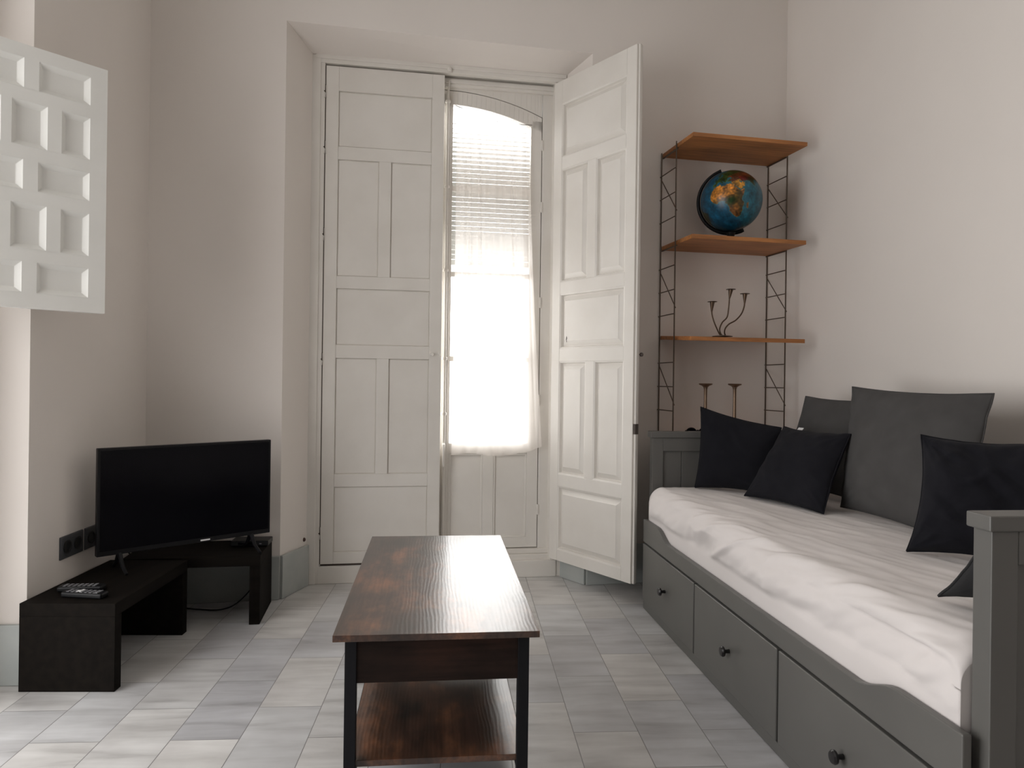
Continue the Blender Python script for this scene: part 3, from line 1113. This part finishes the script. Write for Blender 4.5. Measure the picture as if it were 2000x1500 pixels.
# mattress with a crumpled white sheet
def mattress():
    nt, nw = 300, 130
    # cross-section, arc-length param: front side bottom -> up -> round -> top -> back
    x_front, x_back, zt, zb_, R = -0.0175, BD - 0.040, 0.588, 0.367, 0.050
    path = []
    for k in range(26):
        path.append((x_front, zb_ + (zt - R - zb_) * k / 26, 1.0))
    for k in range(14):
        a_ = PI / 2 * k / 14
        path.append((x_front + R - R * math.cos(a_), zt - R + R * math.sin(a_), 1.0 - k / 14 * 0.5))
    m_ = nw - 40
    for k in range(m_ + 1):
        path.append((x_front + R + (x_back - x_front - R) * k / m_, zt, 0.5 * math.exp(-k / 14)))
    bm = bmesh.new()
    g = []
    t0, t1 = 0.012, T1 - 0.006
    n = len(path)
    for i in range(nt + 1):
        tt = t0 + (t1 - t0) * i / nt
        row = []
        endf = min(1, min(tt - t0, t1 - tt) / 0.06)
        er = 0.030 * (1 - math.sqrt(max(0, 1 - (1 - endf) ** 2)))
        for j, (wv, zv, sd) in enumerate(path):
            q = Vector((tt, wv, zv))
            # long draping folds, mostly along the length and fanning near the camera end
            big = nz(tt * 1.3 + 3, wv * 4.0 + zv * 4, 1.7)
            f1 = nz(tt * 2.6 + wv * 2.0, wv * 7.5 - tt * 1.2 + zv * 12, 5.0)
            f2 = nz(tt * 6 + 2, (wv * 20 + zv * 17) - tt * 4.5, 8.0)
            f3 = nz(tt * 11, wv * 42 - tt * 14 + zv * 30, 2.0)
            ridge = 1 - abs(nz(tt * 3.1 - wv * 3, wv * 9 - tt * 2.5 + zv * 9, 12.0)) * 2
            dz = 0.012 * big + 0.012 * f1 + 0.0065 * f2 + 0.0026 * f3 + 0.012 * max(0, ridge - 0.45) ** 1.2
            edge = 0.45 + 1.15 * sd
            crest = math.exp(-((wv - 0.16 - 0.05 * math.sin(tt * 2.2)) / 0.10) ** 2) if zv > 0.55 else 0
            dz = dz * edge + 0.006 * crest
            # fade at far end where the sheet is taut
            tens = 0.45 + 0.55 * min(1, tt / 0.9)
            dz *= tens
            sag = 0
            if sd >= 0.999:
                nrm = Vector((0, -1, 0))
                h_ = (zv - zb_) / (zt - R - zb_)
                free = max(0.0, min(1.0, (zv - 0.438) / 0.025))
                off = free * (0.016 * math.sin(PI * min(1, (zv - 0.43) / 0.11)) + dz * 1.3) + (1 - free) * 0.0008
            elif sd > 0.5 or j < 40:
                a_ = PI / 2 * (j - 26) / 14
                nrm = Vector((0, -math.cos(a_), math.sin(a_)))
                off = dz
            else:
                nrm = Vector((0, 0, 1))
                off = dz
            q += nrm * (off * endf) - Vector((0, 0, er if zv > 0.5 else 0))
            row.append(bm.verts.new(q))
        g.append(row)
    for i in range(nt):
        for j in range(n - 1):
            bm.faces.new([g[i][j], g[i][j + 1], g[i + 1][j + 1], g[i + 1][j]])
    # close: back, bottom and ends
    bl_ = [bm.verts.new((t0 + (t1 - t0) * i / nt, x_back, zb_)) for i in range(nt + 1)]
    for i in range(nt):
        bm.faces.new([g[i][n - 1], bl_[i], bl_[i + 1], g[i + 1][n - 1]])
        bm.faces.new([bl_[i], g[i][0], g[i + 1][0], bl_[i + 1]])
    bm.faces.new([g[0][j] for j in range(n)] + [bl_[0]])
    bm.faces.new([g[nt][j] for j in range(n - 1, -1, -1)] + [bl_[nt]])
    bmesh.ops.recalc_face_normals(bm, faces=bm.faces)
    me = bpy.data.meshes.new('mattress')
    bm.to_mesh(me)
    bm.free()
    me.materials.append(M['sheet'])
    for p in me.polygons:
        p.use_smooth = len(p.vertices) < 5
    return me


mo = bpy.data.objects.new('mattress', mattress())
COL.objects.link(mo)
mo.matrix_world = MBED
tag(mo, 'mattress under a crumpled white fitted sheet lying in the grey daybed', 'mattress')


# ------------------------------------------------------------------ cushions
def cushion(name, BL, BR, TR, TL, tf, tb, m, label, seed, group, wr=1.0, pinch=0.035, n=56, tagpos=None, flap=0.0):
    """four corners in the room, front bulge tf toward the viewer side, back bulge tb"""
    BL, BR, TR, TL = map(Vector, (BL, BR, TR, TL))
    ctr = (BL + BR + TR + TL) / 4
    N = (BR - BL).cross(TL - BL).normalized()
    if N.y > 0 and abs(N.y) > 0.2:
        N = -N
    elif abs(N.y) <= 0.2 and N.x > 0:
        N = -N
    t = thing(name, tuple((BL + BR) / 2), 0, label, 'cushion', group)
    org = t.location.copy()

    def P(u, v, side):
        uu, vv = 2 * u - 1, 2 * v - 1
        pu = pinch * (1 - vv * vv) * uu
        pv = pinch * (1 - uu * uu) * vv
        a_ = u - pu
        b_ = v - pv
        p = (BL * (1 - a_) + BR * a_) * (1 - b_) + (TL * (1 - a_) + TR * a_) * b_
        h_ = (max(0, 1 - abs(uu) ** 2.6) * max(0, 1 - abs(vv) ** 2.6)) ** 0.62
        rad = max(abs(uu), abs(vv))
        # wrinkles: radiate from corners, long soft ones elsewhere
        w_ = 0
        for (cu_, cv_) in ((0, 0), (1, 0), (0, 1), (1, 1)):
            ang = math.atan2(v - cv_, u - cu_)
            r_ = math.hypot(u - cu_, v - cv_)
            w_ += 0.006 * math.exp(-((r_ - 0.12) / 0.16) ** 2) * nz(ang * 5.5 + seed * 3.3, r_ * 2.0, seed + cu_ * 7 + cv_ * 13)
        w_ += 0.010 * nz(u * 2.2 + seed, v * 2.8, seed * 1.7) + 0.005 * nz(u * 5 + seed, v * 8 + u * 4, seed * 2.7) + 0.004 * max(0, 0.35 - abs(nz(u * 3 + v * 2 + seed, v * 4 - u * 2, seed * 5.1))) * 2
        w_ += 0.0022 * nz(u * 22, v * 6, seed * 0.7) * math.exp(-((1 - v) / 0.18) ** 2)
        th = (tf if side > 0 else tb) * h_
        edge_wob = 0.004 * nz(u * 9 + 3 * seed, v * 9, 4.4) * (1 - h_)
        p = p + N * (side * th + (w_ * wr * h_ ** 0.5 if side > 0 else 0) + edge_wob)
        # bottom never sinks into the bed
        return p

    bm = bmesh.new()
    F = [[None] * (n + 1) for _ in range(n + 1)]
    Bk = [[None] * (n + 1) for _ in range(n + 1)]
    for i in range(n + 1):
        for j in range(n + 1):
            u = 0.5 - 0.5 * math.cos(PI * i / n) * 1.0
            v = 0.5 - 0.5 * math.cos(PI * j / n) * 1.0
            u = 0.6 * i / n + 0.4 * u
            v = 0.6 * j / n + 0.4 * v
            F[i][j] = bm.verts.new(P(u, v, 1) - org)
            if 0 < i < n and 0 < j < n:
                Bk[i][j] = bm.verts.new(P(u, v, -1) - org)
            else:
                Bk[i][j] = F[i][j]
    for i in range(n):
        for j in range(n):
            bm.faces.new([F[i][j], F[i + 1][j], F[i + 1][j + 1], F[i][j + 1]])
            bm.faces.new([Bk[i][j + 1], Bk[i + 1][j + 1], Bk[i + 1][j], Bk[i][j]])
    bmesh.ops.recalc_face_normals(bm, faces=bm.faces)
    me = bpy.data.meshes.new('cover')
    bm.to_mesh(me)
    bm.free()
    me.materials.append(m)
    for p in me.polygons:
        p.use_smooth = True
    o = bpy.data.objects.new('cover', me)
    COL.objects.link(o)
    o.parent = t
    # seam piping round the edge
    loop = [(i / 30, 0) for i in range(30)] + [(1, i / 30) for i in range(30)] + [(1 - i / 30, 1) for i in range(30)] + [(0, 1 - i / 30) for i in range(31)]
    s_ = MB().tube([P(u, v, 1) - org for u, v in loop], 0.0028, 6)
    s_.build('seam', m, t, smooth=True)
    if tagpos:
        u, v = tagpos
        a_ = P(u, v, 1) - org
        dirv = (TR - TL).normalized()
        upv = (TL - BL).normalized()
        nn = N * 0.001
        q = [a_ - dirv * 0.016 + nn * 2, a_ + dirv * 0.016 + nn * 2, a_ + dirv * 0.016 + upv * 0.014, a_ - dirv * 0.016 + upv * 0.014]
        MB().hexa([p_ - nn for p_ in q] + [p_ + nn for p_ in q]).build('fabric_tag', M['white_plastic'], t, label='small white fabric tag')
    return t


G1, G2 = 'dark navy cushions on the daybed', 'grey linen cushions against the right wall'
ZM = 0.597
cushion('cushion', (0.870, 3.405, ZM), (1.165, 3.235, ZM), (1.235, 3.300, 0.890), (0.905, 3.455, 0.975), 0.060, 0.028, M['dark_fabric'],
        'near-black square cushion propped against the far end of the daybed', 1.0, G1)
cushion('cushion', (1.030, 3.180, ZM), (1.203, 2.770, ZM - 0.002), (1.352, 2.875, 0.895), (1.235, 3.270, 0.897), 0.065, 0.075, M['dark_fabric'],
        'near-black square cushion tilted in front of the two grey ones with a white tag', 2.3, G1, tagpos=(0.28, 1.0), wr=1.2)
cushion('cushion', (1.250, 3.42, ZM + 0.01), (1.445, 3.04, ZM + 0.01), (1.620, 3.07, 1.030), (1.395, 3.425, 1.033), 0.060, 0.03, M['grey_fabric'],
        'plain grey cushion mostly hidden behind the large grey one', 3.1, G2)
cushion('cushion', (1.338, 2.925, ZM), (1.400, 2.205, ZM), (1.600, 2.395, 1.070), (1.428, 3.025, 1.083), 0.080, 0.045, M['grey_fabric'],
        'largest cushion, plain mid-grey linen, leaning on the right wall', 4.6, G2, wr=1.3, pinch=0.028)
cushion('cushion', (1.190, 2.165, ZM), (1.500, 1.900, ZM), (1.560, 2.010, 0.945), (1.280, 2.255, 0.940), 0.080, 0.05, M['dark_fabric'],
        'near-black cushion cut by the right edge of the photo behind the near bed end', 5.2, G1, wr=3.0, pinch=0.055, tagpos=(0.80, 1.0))
cushion('cushion', (0.975, 1.640, ZM + 0.020), (1.42, 1.590, ZM + 0.03), (1.42, 1.530, 0.830), (1.030, 1.535, 0.830), 0.060, 0.045, M['grey_fabric_dark'],
        'charcoal cushion of which only one low corner shows beside the near bed end', 6.4, None, pinch=0.045, wr=0.5)

# ------------------------------------------------------------------ wire shelving unit
SX = Vector((math.cos(0.205), math.sin(0.205), 0))     # along the wall
SY = Vector((math.sin(0.215), -math.cos(0.215), 0))    # from the wall to the room
SO = Vector((0.806, 3.945, 0))
MSH = Matrix(((SX.x, -SY.x, 0, SO.x), (SX.y, -SY.y, 0, SO.y), (0, 0, 1, 0), (0, 0, 0, 1)))
su = thing('wire_shelving', tuple(SO), 0, 'tall open shelving unit of wire ladders and orange wooden shelves in the corner', 'shelf')
su.matrix_world = MSH
SW, SD, LD = 0.635, 0.372, 0.188
LEV = [2.335, 1.829, 1.321, 0.812]


def ladder(x):
    b = MB()
    b.tube([(x, -0.003, 0.0), (x, -0.003, LEV[0] + 0.004)], 0.0038, 8)
    b.tube([(x, -LD, 0.0), (x, -LD, LEV[0] + 0.012)], 0.0038, 8)
    o = b.build('ladder_frame', M['steel'], su, smooth=True)
    z = LEV[0] - 0.127
    k = 1
    while z > 0.05:
        if k % 4:
            MB().tube([(x - 0.0045, 0.004, z), (x - 0.0045, -LD - 0.008, z + 0.001)], 0.0030, 7).build('rung', M['steel'], o, smooth=True)
        if k % 4 == 1:
            MB().tube([(x + 0.0042, 0.002, z - 0.018), (x + 0.0042, -LD - 0.004, z - 0.222)], 0.0026, 7).build('diagonal_brace', M['steel'], o, smooth=True)
        k += 1
        z -= 0.1268


ladder(-0.004)
ladder(SW + 0.004)
for i, z in enumerate(LEV):
    b = MB()
    if i == 2:
        # this one sits tilted with its back edge a little higher
        b.hexa([(0.0, -SD, z - 0.021), (SW, -SD, z - 0.021), (SW, -0.004, z + 0.001), (0.0, -0.004, z + 0.001),
                (0.0, -SD, z), (SW, -SD, z), (SW, -0.004, z + 0.021), (0.0, -0.004, z + 0.021)])
    elif i == 0:
        b.box(0.0, SW, -SD, -0.004, z - 0.020, z)
    else:
        b.box(0.0, SW, -SD, -0.004, z - 0.021, z)
    sb = b.build('shelf_board', M['teak'], su, bevel=0.0015)
    for x in ((0.0035, SW - 0.0035) if i != 2 else ()):
        MB().box(x - 0.003, x + 0.003, -LD - 0.004, -0.004, z - 0.028, z - 0.022).build('bracket', M['steel'], sb)


def on_shelf(lx, ly, z):
    """point on the shelf: lx along the wall, ly from the wall"""
    return MSH @ Vector((lx, -ly, z))


# ------------------------------------------------------------------ globe
def globe():
    R_ = 0.157
    p = on_shelf(0.300, 0.205, LEV[1])
    t = thing('desk_globe', tuple(p), 0, 'blue and ochre world globe on a dark curved stand on the second shelf', 'globe')
    zc = 0.064 + R_
    tilt = math.radians(20)
    ctrv = Vector((0, 0, zc))
    # sphere axes: view direction (toward camera), tilted north
    view = (Vector((0, 0, 1.10)) - (p + ctrv)).normalized()
    right = Vector((0, 0, 1)).cross(view).normalized()
    upc = view.cross(right)
    north = (upc * math.cos(tilt) - right * math.sin(tilt)).normalized()
    lon0, lat0 = 20.0, -1.0
    la = math.radians(lat0)
    # rotate so that (lon0,lat0) faces the viewer
    north = (north * math.cos(la) + view * math.sin(la)).normalized()
    eqv = (view - north * view.dot(north)).normalized()
    east = north.cross(eqv)
    polys = {
        'africa': [(-17, 15), (-17, 21), (-13, 28), (-9, 32), (-6, 35), (0, 36), (10, 37), (11, 33), (15, 32), (20, 31), (23, 33), (30, 31), (33, 30), (35, 27), (37, 21), (40, 15), (43, 11.5), (51, 12), (50, 8), (46, 3), (41, -2), (39, -6), (41, -12), (40, -16), (35, -20), (35, -24), (32, -28), (28, -33), (22, -34.5), (18, -33), (15, -27), (12, -18), (13.5, -10), (12, -5), (9, 0), (9.5, 4), (4, 6.3), (-3, 5), (-8, 4.3), (-13, 8), (-15, 11)],
        'madag': [(44, -17), (47, -15), (50, -15.5), (49, -19), (47, -25), (44, -24)],
        'europe': [(-9, 37), (-9, 43), (-2, 43.5), (-1, 46), (-5, 48), (2, 51), (8, 54), (9, 57), (12, 54), (20, 55), (24, 59), (30, 60), (22, 61), (25, 65), (22, 66), (17, 61), (16, 56), (12, 56), (11, 59), (6, 58), (5, 62), (14, 68), (25, 71), (40, 67), (60, 69), (75, 72), (105, 77), (140, 73), (180, 69), (180, 65), (163, 61), (160, 53), (156, 58), (140, 58), (135, 54), (141, 52), (135, 43), (129, 41), (127, 35), (121, 40), (118, 38), (122, 32), (119, 25), (110, 21), (106, 19), (109, 12), (105, 9), (100, 13), (103, 2), (98, 9), (97, 17), (91, 22), (86, 20), (80, 15), (80, 11), (77, 8), (73, 18), (72, 21), (67, 25), (57, 26), (50, 30), (52, 24), (56, 26), (59.5, 22.5), (55, 17), (44, 12.7), (39, 21), (35, 28), (34, 31), (36, 36), (27, 37), (26, 40), (41, 41.5), (37, 47), (30, 46), (28, 41), (23, 38), (22, 36.5), (19, 42), (13, 45.5), (18, 40), (16, 38), (10, 44), (4, 43.5), (-1, 38)],
        'uk': [(-5, 50), (1, 51), (0, 53), (-3, 58), (-6, 57), (-3, 54), (-5, 52)],
        'samerica': [(-80, -5), (-77, 8), (-60, 9), (-50, 0), (-35, -6), (-39, -16), (-48, -27), (-58, -36), (-66, -45), (-69, -54), (-75, -48), (-71, -20)],
        'greenland': [(-45, 60), (-22, 70), (-18, 80), (-60, 82), (-70, 77), (-52, 68)],
        'australia': [(114, -22), (130, -12), (137, -15), (142, -11), (153, -27), (148, -38), (136, -34), (116, -34)],
        'namerica': [(-168, 66), (-140, 70), (-95, 72), (-60, 55), (-80, 25), (-97, 17), (-110, 23), (-125, 45), (-150, 60)],
    }

    def inside(poly, x, y):
        c_ = False
        n = len(poly)
        for i in range(n):
            x1, y1 = poly[i]
            x2, y2 = poly[(i + 1) % n]
            if (y1 > y) != (y2 > y) and x < (x2 - x1) * (y - y1) / (y2 - y1) + x1:
                c_ = not c_
        return c_
    nlon, nlat = 360, 180
    bm = bmesh.new()
    lay = bm.loops.layers.color.new('map')
    vs = []
    cols = {}
    for j in range(nlat + 1):
        lat = -90 + 180 * j / nlat
        row = []
        for i in range(nlon):
            lon = -180 + 360 * i / nlon
            a_, b_ = math.radians(lon - lon0), math.radians(lat)
            q = (eqv * math.cos(a_) + east * math.sin(a_)) * math.cos(b_) + north * math.sin(b_)
            row.append(bm.verts.new(ctrv + q * R_) if 0 < j < nlat or i == 0 else row[0])
        vs.append(row)

    def colour(lon, lat):
        nx = nz(lon * 0.09, lat * 0.09, 5)
        n2 = nz(lon * 0.25, lat * 0.25, 9)
        lx_, ly_ = lon + 1.2 * nz(lon * .3, lat * .3, 1), lat + 1.2 * nz(lon * .3, lat * .3, 7)
        land = None
        for k, pl in polys.items():
            if inside(pl, lx_, ly_):
                land = k
                break
        if lat < -70 + 4 * nx:
            return (0.55, 0.60, 0.62)
        if land:
            if land in ('africa', 'madag'):
                forest = math.exp(-((lat - 0) / 7) ** 2 - ((lon - 20) / 11) ** 2)
                east_h = math.exp(-((lon - 37 - 0.15 * lat) / 5) ** 2) * (1 if lat < 14 else 0)
                wa = math.exp(-((lat - 8) / 5) ** 2 - ((lon + 6) / 9) ** 2)
                base = Vector((0.66, 0.42, 0.14)) if lat > 10 else Vector((0.42, 0.27, 0.12))
                base = base.lerp(Vector((0.06, 0.20, 0.07)), min(0.9, forest))
                base = base.lerp(Vector((0.22, 0.19, 0.06)), min(0.7, east_h))
                base = base.lerp(Vector((0.42, 0.29, 0.05)), min(0.8, wa))
            elif land == 'europe':
                if lon > 34 and lat < 33 and lon < 62:
                    base = Vector((0.68, 0.48, 0.17))
                elif lon > 34 and lat < 50:
                    base = Vector((0.36, 0.19, 0.10))
                else:
                    base = Vector((0.18, 0.25, 0.11))
                if lon > 68 and lon < 90 and lat < 30:
                    base = Vector((0.12, 0.15, 0.04))
                if 55 < lon < 75 and 25 < lat < 38:
                    base = Vector((0.35, 0.06, 0.03))
            else:
                base = Vector((0.16, 0.17, 0.07))
            base = base * (1 + 0.5 * nx + 0.5 * n2)
            return tuple(max(0, c_) for c_ in base)
        # sea; pale shelf near coasts
        near = any(inside(polys[k], lon + dx, lat + dy) for k in ('africa', 'europe', 'madag') for dx, dy in ((2.2, 0), (-2.2, 0), (0, 2.2), (0, -2.2)))
        base = Vector((0.08, 0.33, 0.40)) if lon > 25 else Vector((0.07, 0.28, 0.38))
        base = base * (1 + 0.35 * nx + 0.25 * n2)
        if near:
            base = base.lerp(Vector((0.25, 0.45, 0.42)), 0.5)
        return tuple(base)
    ccol = [[colour(-180 + 360 * (i + 0.5) / nlon, -90 + 180 * (j + 0.5) / nlat) for i in range(nlon)] for j in range(nlat)]
    for j in range(nlat):
        for i in range(nlon):
            i2 = (i + 1) % nlon
            q = []
            for v in (vs[j][i], vs[j][i2], vs[j + 1][i2], vs[j + 1][i]):
                if v not in q:
                    q.append(v)
            f_ = bm.faces.new(q)
            c_ = ccol[j][i]
            for lp in f_.loops:
                lp[lay] = (c_[0], c_[1], c_[2], 1)
            f_.smooth = True
    me = bpy.data.meshes.new('sphere')
    bm.to_mesh(me)
    bm.free()
    m = mat('globe_map', (0.1, 0.3, 0.4), 0.32)
    tt = NT(m)
    at_ = tt.n('ShaderNodeVertexColor')
    at_.layer_name = 'map'
    # stored bytes are sRGB-coded, read back as linear
    tt.l(at_.outputs['Color'], tt.b.inputs['Base Color'])
    me.materials.append(m)
    o = bpy.data.objects.new('sphere', me)
    COL.objects.link(o)
    o.parent = t
    # curved meridian arm on the left, from the north pin to the foot
    arm = []
    rr = []
    for k in range(41):
        q = k / 40
        ang = PI * q                       # 0 = north pole, pi = south pole, bulging to the left
        dirv = north * math.cos(ang) - (right * math.cos(tilt) + upc * math.sin(tilt)) * math.sin(ang)
        arm.append(ctrv + dirv * (R_ + 0.008 + 0.004 * math.sin(ang)))
        rr.append(0.0075 + 0.004 * q)
    MB().tube(arm, rr, 12).build('meridian_arm', M['black'], t, smooth=True)
    MB().tube([ctrv + north * (R_ - 0.001), ctrv + north * (R_ + 0.016)], 0.005, 10).build('axis_pin', M['black'], t, smooth=True)
    MB().tube([ctrv - north * (R_ - 0.001), ctrv - north * (R_ + 0.018)], 0.009, 10).build('axis_pin', M['black'], t, smooth=True)
    MB().lathe([(0.058, 0.001), (0.060, 0.006), (0.045, 0.012), (0.024, 0.018), (0.016, 0.028), (0.024, 0.054), (0.012, 0.060)], 32).build('foot', M['black'], t, smooth=True)
    return t


globe()

# ------------------------------------------------------------------ three-armed candle holder
p = on_shelf(0.262, 0.200, LEV[2] + 0.0135)
ch = thing('candle_holder', tuple(p), 0, 'dark metal candle holder with three curved arms on the third shelf', 'candle holder')
K = 3.79 / 1410 / 10.71        # size of one step in the sketch below, metres
def q2(x, y, dy=0.0):
    return Vector(((x - 725) * K, dy, (1232 - y) * K))
MB().lathe([(0.052, 0.0), (0.052, 0.002), (0.030, 0.005), (0.012, 0.008), (0, 0.009)], 32).build('base', M['brass'], ch, smooth=True)
arms = [([(725, 1228), (660, 1170), (560, 960), (508, 800), (495, 700)], (505, 505), 0.0),
        ([(740, 1228), (692, 1160), (682, 1060), (735, 930), (832, 820), (862, 640), (878, 420)], (905, 235), 0.012),
        ([(800, 1228), (762, 1150), (772, 1060), (850, 970), (985, 890), (1100, 760), (1155, 620), (1168, 520)], (1172, 335), -0.012)]
for pts, top_, dy in arms:
    cc = catmull([q2(x, y, dy * min(1, i / 2)) for i, (x, y) in enumerate(pts)], 6)
    am = MB().tube(cc, 0.0036, 10).build('arm', M['brass'], ch, smooth=True)
    a_ = q2(*pts[-1], dy)
    tp = q2(*top_, dy)
    L_ = (tp - a_).length
    mx = Matrix.Translation(a_) @ (tp - a_).to_track_quat('Z', 'Y').to_matrix().to_4x4()
    MB().lathe([(0.0036, -0.004), (0.0045, 0.0), (0.0125, L_), (0.0115, L_), (0.0035, 0.004)], 20, mx).build('candle_cup', M['brass'], am, smooth=True)
    MB().lathe([(0.011, -0.0012), (0.024, -0.001), (0.0255, 0.001), (0.024, 0.0018), (0.011, 0.0015)], 24, Matrix.Translation(tp)).build('drip_plate', M['brass'], am, smooth=True)

# ------------------------------------------------------------------ two tall candlesticks on the lowest shelf
for lx, lab in ((0.186, 'tall slim tarnished candlestick, the left one of the pair behind the cushions'),
                (0.354, 'tall slim tarnished candlestick, the right one of the pair behind the cushions')):
    p = on_shelf(lx, 0.17, LEV[3])
    t = thing('candlestick', tuple(p), 0, lab, 'candlestick', 'pair of candlesticks on the lowest shelf')
    MB().lathe([(0.046, 0.0005), (0.046, 0.004), (0.030, 0.010), (0.016, 0.018), (0.0095, 0.032)], 28).build('base', M['brass2'], t, smooth=True)
    MB().lathe([(0.0095, 0.0325), (0.0090, 0.10), (0.0082, 0.20), (0.0092, 0.245), (0.0125, 0.2555)], 24).build('stem', M['brass2'], t, smooth=True)
    MB().lathe([(0.0130, 0.256), (0.020, 0.262), (0.034, 0.268), (0.036, 0.272), (0.034, 0.275), (0.014, 0.272), (0.012, 0.262), (0, 0.262)], 28).build('drip_pan', M['brass2'], t, smooth=True)

# ------------------------------------------------------------------ folded sunglasses on the lowest shelf
p = on_shelf(0.090, 0.275, LEV[3])
sg = thing('sunglasses', tuple(p), 0.15, 'small dark sunglasses lying folded on the lowest shelf beside the wire ladder', 'sunglasses')
fr = MB()
for sx in (-0.034, 0.034):
    ring = [(sx + 0.027 * math.cos(a_ * PI / 12), -0.002, 0.026 + 0.021 * math.sin(a_ * PI / 12)) for a_ in range(25)]
    fr.tube(ring, 0.0024, 6)
    MB().lathe([(0.0, -0.0008), (0.026, -0.0006), (0.026, 0.0006), (0.0, 0.0008)], 24, Matrix.Translation((sx, -0.002, 0.026)) @ Matrix.Diagonal((1, 1, 0.79, 1)) @ Matrix.Rotation(PI / 2, 4, 'X')).build('lens', M['screen'], sg, smooth=True)
fr.tube(catmull([(-0.009, -0.002, 0.032), (0, -0.003, 0.036), (0.009, -0.002, 0.032)], 4), 0.0022, 6)
fr.build('glasses_frame', M['black'], sg, smooth=True)
MB().tube(catmull([(-0.061, -0.001, 0.032), (-0.058, 0.010, 0.032), (0.0, 0.014, 0.030), (0.066, 0.016, 0.014), (0.075, 0.016, 0.004)], 5), 0.0024, 6).build('temple', M['black'], sg, smooth=True)
MB().tube(catmull([(0.061, -0.001, 0.032), (0.060, 0.018, 0.032), (0.0, 0.022, 0.030), (-0.060, 0.024, 0.014), (-0.070, 0.024, 0.004)], 5), 0.0024, 6).build('temple', M['black'], sg, smooth=True)
